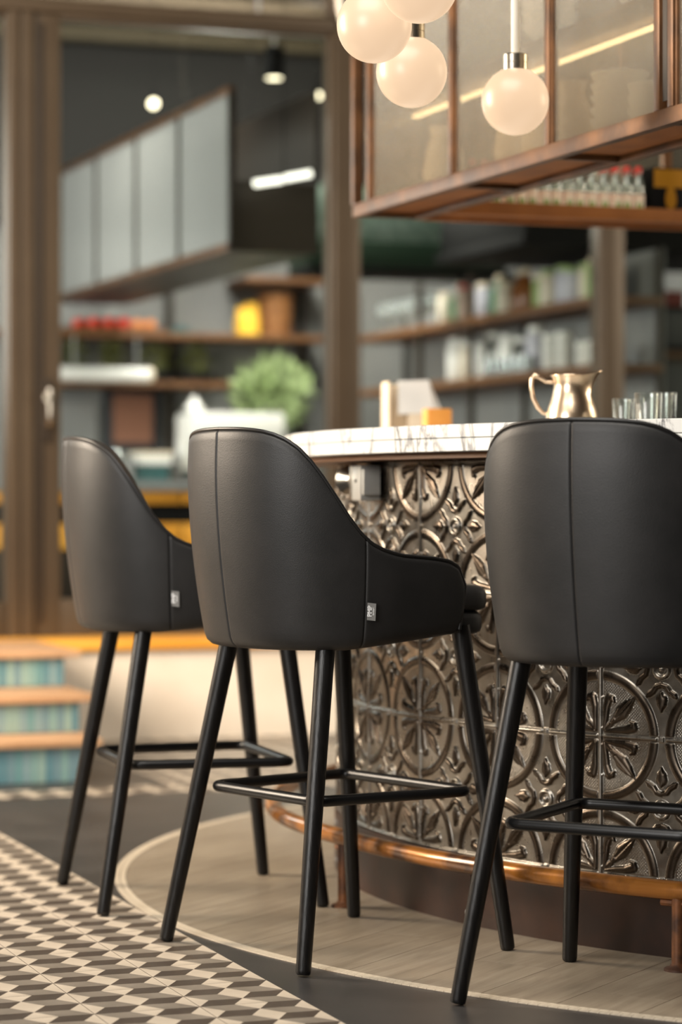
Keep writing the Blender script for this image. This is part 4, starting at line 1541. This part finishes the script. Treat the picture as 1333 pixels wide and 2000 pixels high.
tb = bthing('tube_light', 'pair of lit tube lamps slanting above the dark cabinet end', 'tube lamp', 3.31, 9.80, 2.16, -0.1)
for x0, x1, z0, z1 in ((-0.125, -0.012, -0.025, -0.006), (0.0, 0.105, 0.0, 0.022)):
    MB().tube([(x0, 0, z0), (x1, 0, z1)], 0.013, 12).obj('tube', 'tube_on', tb, 60)
MB().tube([(-0.13, 0.02, -0.01), (0.11, 0.02, 0.03)], 0.006, 8).obj('carrier', 'black', tb)
MB().tube([(0.0, 0.02, 0.01), (0.0, 0.02, 0.90)], 0.003, 6).obj('cord', 'black', tb)

# shelf rack behind the second bay, running away from the glass
rk = bthing('shelf_rack', 'brown shelf rack with glasses and jars running back behind the glass bay', 'shelf rack', 4.66, 9.75, 0.37)
for z in (1.36, 1.08, 0.62):
    MB().cbox(0, 0.30, 0, 2.95, z - 0.035, z, 0.004).obj('shelf_board', 'shelfwood', rk, 40)
for y in (0.02, 1.40, 2.05, 2.92):
    for x in (0.015, 0.285):
        MB().cbox(x - 0.013, x + 0.013, y - 0.013, y + 0.013, 0.0, 1.565, 0.002).obj('upright', 'bronze_dark', rk, 40)
MB().box(0.295, 0.30, 0, 2.95, 0.0, 1.565).obj('back_sheet', 'greywall', rk)
ZR1, ZR2 = 1.73, 1.45
for k in range(9):
    o = link('wine_glass', SG, None, B(4.72, 11.72 + 0.088 * k, ZR1), RZ)
    tag(o, 'clear stemmed glass in the row on the upper rack shelf', 'wine glass', 'stemmed glasses on the rack')


def jar_mesh(r, h, kind):
    if kind == 'jar':
        return MB().lathe([(r * 0.9, 0.0), (r, 0.005), (r, h * 0.78), (r * 0.8, h * 0.86), (r * 0.8, h * 0.88)], 18)
    return MB().lathe([(r * 0.95, 0.0), (r, 0.004), (r, h * 0.55), (r * 0.45, h * 0.72), (r * 0.35, h * 0.92), (r * 0.35, h * 0.93)], 18)


def jar(u, v, z, r, h, mat, capmat, lab, grp, kind='jar'):
    t = bthing('storage_jar' if kind == 'jar' else 'syrup_bottle', lab, 'jar' if kind == 'jar' else 'bottle', u, v, z, 0, grp)
    jar_mesh(r, h, kind).obj('body', mat, t, 50)
    rc = r * (0.85 if kind == 'jar' else 0.42)
    MB().lathe([(rc, h * 0.87), (rc, h * 0.995), (rc * 0.9, h)], 18).obj('lid', capmat, t, 50)


cols = ['pastel0', 'pastel4', 'pastel3', 'pastel0', 'pastel2', 'pastel4', 'pastel0', 'brownbottle', 'brownbottle', 'pastel1', 'pastel0', 'pastel2', 'pastel2', 'pastel0', 'pastel1']
names = {'pastel0': 'cream', 'pastel1': 'sage green', 'pastel2': 'lilac white', 'pastel3': 'pink', 'pastel4': 'dark green', 'brownbottle': 'brown'}
for k, c in enumerate(cols):
    v = 11.58 - 0.118 * k
    tall = c in ('pastel4', 'brownbottle')
    jar(4.73 + 0.02 * (k % 2), v, ZR1, 0.045, 0.185 if tall else 0.145 + 0.01 * (k % 3), c, 'pastel1' if c in ('pastel0', 'pastel2') and k > 8 else 'cream' if c != 'pastel3' else 'redcap',
        '%s %s on the upper shelf of the rack' % (names[c], 'bottle' if tall else 'lidded jar'), 'jars on the upper rack shelf', 'bottle' if tall else 'jar')
for k in range(7):
    jar(4.80, 11.62 - 0.155 * k, ZR2, 0.05, 0.21 - 0.02 * (k % 3), ('white', 'pastel0', 'white', 'clear', 'white', 'clear', 'pastel2')[k], 'white', 'pale lidded jar standing on the lower shelf of the rack', 'jars on the lower rack shelf')
CUP = MB().lathe([(0.024, 0), (0.036, 0.006), (0.042, 0.05), (0.038, 0.05), (0.030, 0.01), (0.001, 0.008)], 18, cap1=False).mesh('cup', 'white', 60)
for k, (v, z) in enumerate(((10.36, 0), (10.36, 0.052), (10.36, 0.104), (10.22, 0), (10.22, 0.052), (10.22, 0.104), (10.02, 0), (10.02, 0.052), (9.90, 0), (9.90, 0.052))):
    tag(link('cup', CUP, None, B(4.72, v, ZR2 + z), RZ), 'white cup in a stack on the lower shelf of the rack', 'cup', 'cup stacks on the rack')
for k in range(6):
    tumb = MB().lathe([(0.026, 0.0), (0.030, 0.07), (0.027, 0.07), (0.024, 0.006), (0.001, 0.006)], 18, cap1=False) if k == 0 else tumb
    if k == 0:
        TMB = tumb.mesh('rack_tumbler', 'glassware', 50)
    tag(link('rack_tumbler', TMB, None, B(4.692, 10.98 - 0.085 * k, ZR2), RZ), 'small clear tumbler on the lower shelf of the rack', 'glass', 'tumblers on the lower rack shelf')

# glazed green canopy and black hood above the rack
cn = bthing('green_canopy', 'green canopy with pale glass tiles hanging behind the bar', 'canopy', 4.10, 11.2, 2.02)
MB().cbox(-0.2, 0.77, 0.0, 0.30, -0.07, 0.05, 0.004).obj('green_fascia', 'green', cn, 40)
MB().cbox(-0.2, 0.77, 0.01, 0.30, 0.05, 0.30, 0.004).obj('glass_band', 'palegreen', cn, 40)
MB().cbox(-0.2, 0.80, -0.01, 0.31, -0.10, -0.072, 0.004).obj('dark_lip', 'black', cn, 40)
MB().tube([(0.2, 0.15, 0.3), (0.2, 0.15, 1.14)], 0.01, 8).obj('hanger', 'black', cn)
hd_ = bthing('black_hood', 'large black hood over the shelf rack', 'hood', 4.46, 10.0, 2.0)
MB().cbox(-0.02, 1.2, 0.0, 0.95, 0.0, 0.42, 0.01).obj('hood_box', 'black', hd_, 40)
MB().cbox(-0.04, 1.22, -0.02, 0.97, -0.05, 0.0, 0.006).obj('hood_lip', 'black', hd_, 40)
MB().cbox(0.3, 0.8, 0.2, 0.7, 0.42, 1.38, 0.01).obj('duct', 'black', hd_, 40)

# right of the second post: appliance and boxes on a dark cabinet
dk = bthing('dark_cabinet', 'dark brown cabinet behind the rightmost glass bay', 'cabinet', 5.25, 10.35, 0.37)
MB().cbox(-0.26, 0.75, -0.2, 0.4, 0.0, 1.13, 0.006).obj('cabinet_body', 'bronze_dark', dk, 40)
for k in range(2):
    MB().cbox(-0.25 + 0.5 * k, 0.235 + 0.5 * k, -0.222, -0.202, 0.02, 1.10, 0.004).obj('cabinet_door', 'charbox', dk, 40)
MB().cbox(-0.28, 0.77, -0.23, 0.42, 1.13, 1.16, 0.004).obj('cabinet_top', 'shelfwood', dk, 40)
ap = bthing('black_oven', 'black box oven on the dark cabinet', 'oven', 5.28, 10.25, 1.53)
MB().cbox(-0.17, 0.25, -0.06, 0.28, 0.0, 0.20, 0.008).obj('oven_case', 'black', ap, 40)
MB().cbox(-0.15, 0.12, -0.068, -0.058, 0.02, 0.18, 0.003).obj('oven_door', 'charbox', ap, 40)
rb = bthing('red_box', 'dull red box lying on the black oven', 'box', 5.22, 10.32, 1.73)
MB().cbox(-0.10, 0.10, -0.05, 0.10, 0.0, 0.07, 0.003).obj('carton', 'bookred', rb, 40)
MB().cbox(-0.101, 0.101, -0.051, 0.101, 0.052, 0.072, 0.003).obj('lid', 'bookred', rb, 40)
wb_ = bthing('label_canister', 'grey canister with pink label next to the black oven', 'canister', 5.045, 10.22, 1.53)
MB().lathe([(0.048, 0.0), (0.05, 0.004), (0.05, 0.15), (0.046, 0.156), (0.03, 0.16)], 24).obj('can', 'pastel2', wb_, 40)
MB().lathe([(0.0504, 0.02), (0.0504, 0.11)], 24, cap0=False, cap1=False).obj('can_label', 'terracotta', wb_, 60)
MB().lathe([(0.034, 0.158), (0.034, 0.185), (0.03, 0.188)], 20).obj('can_lid', 'charbox', wb_, 40)
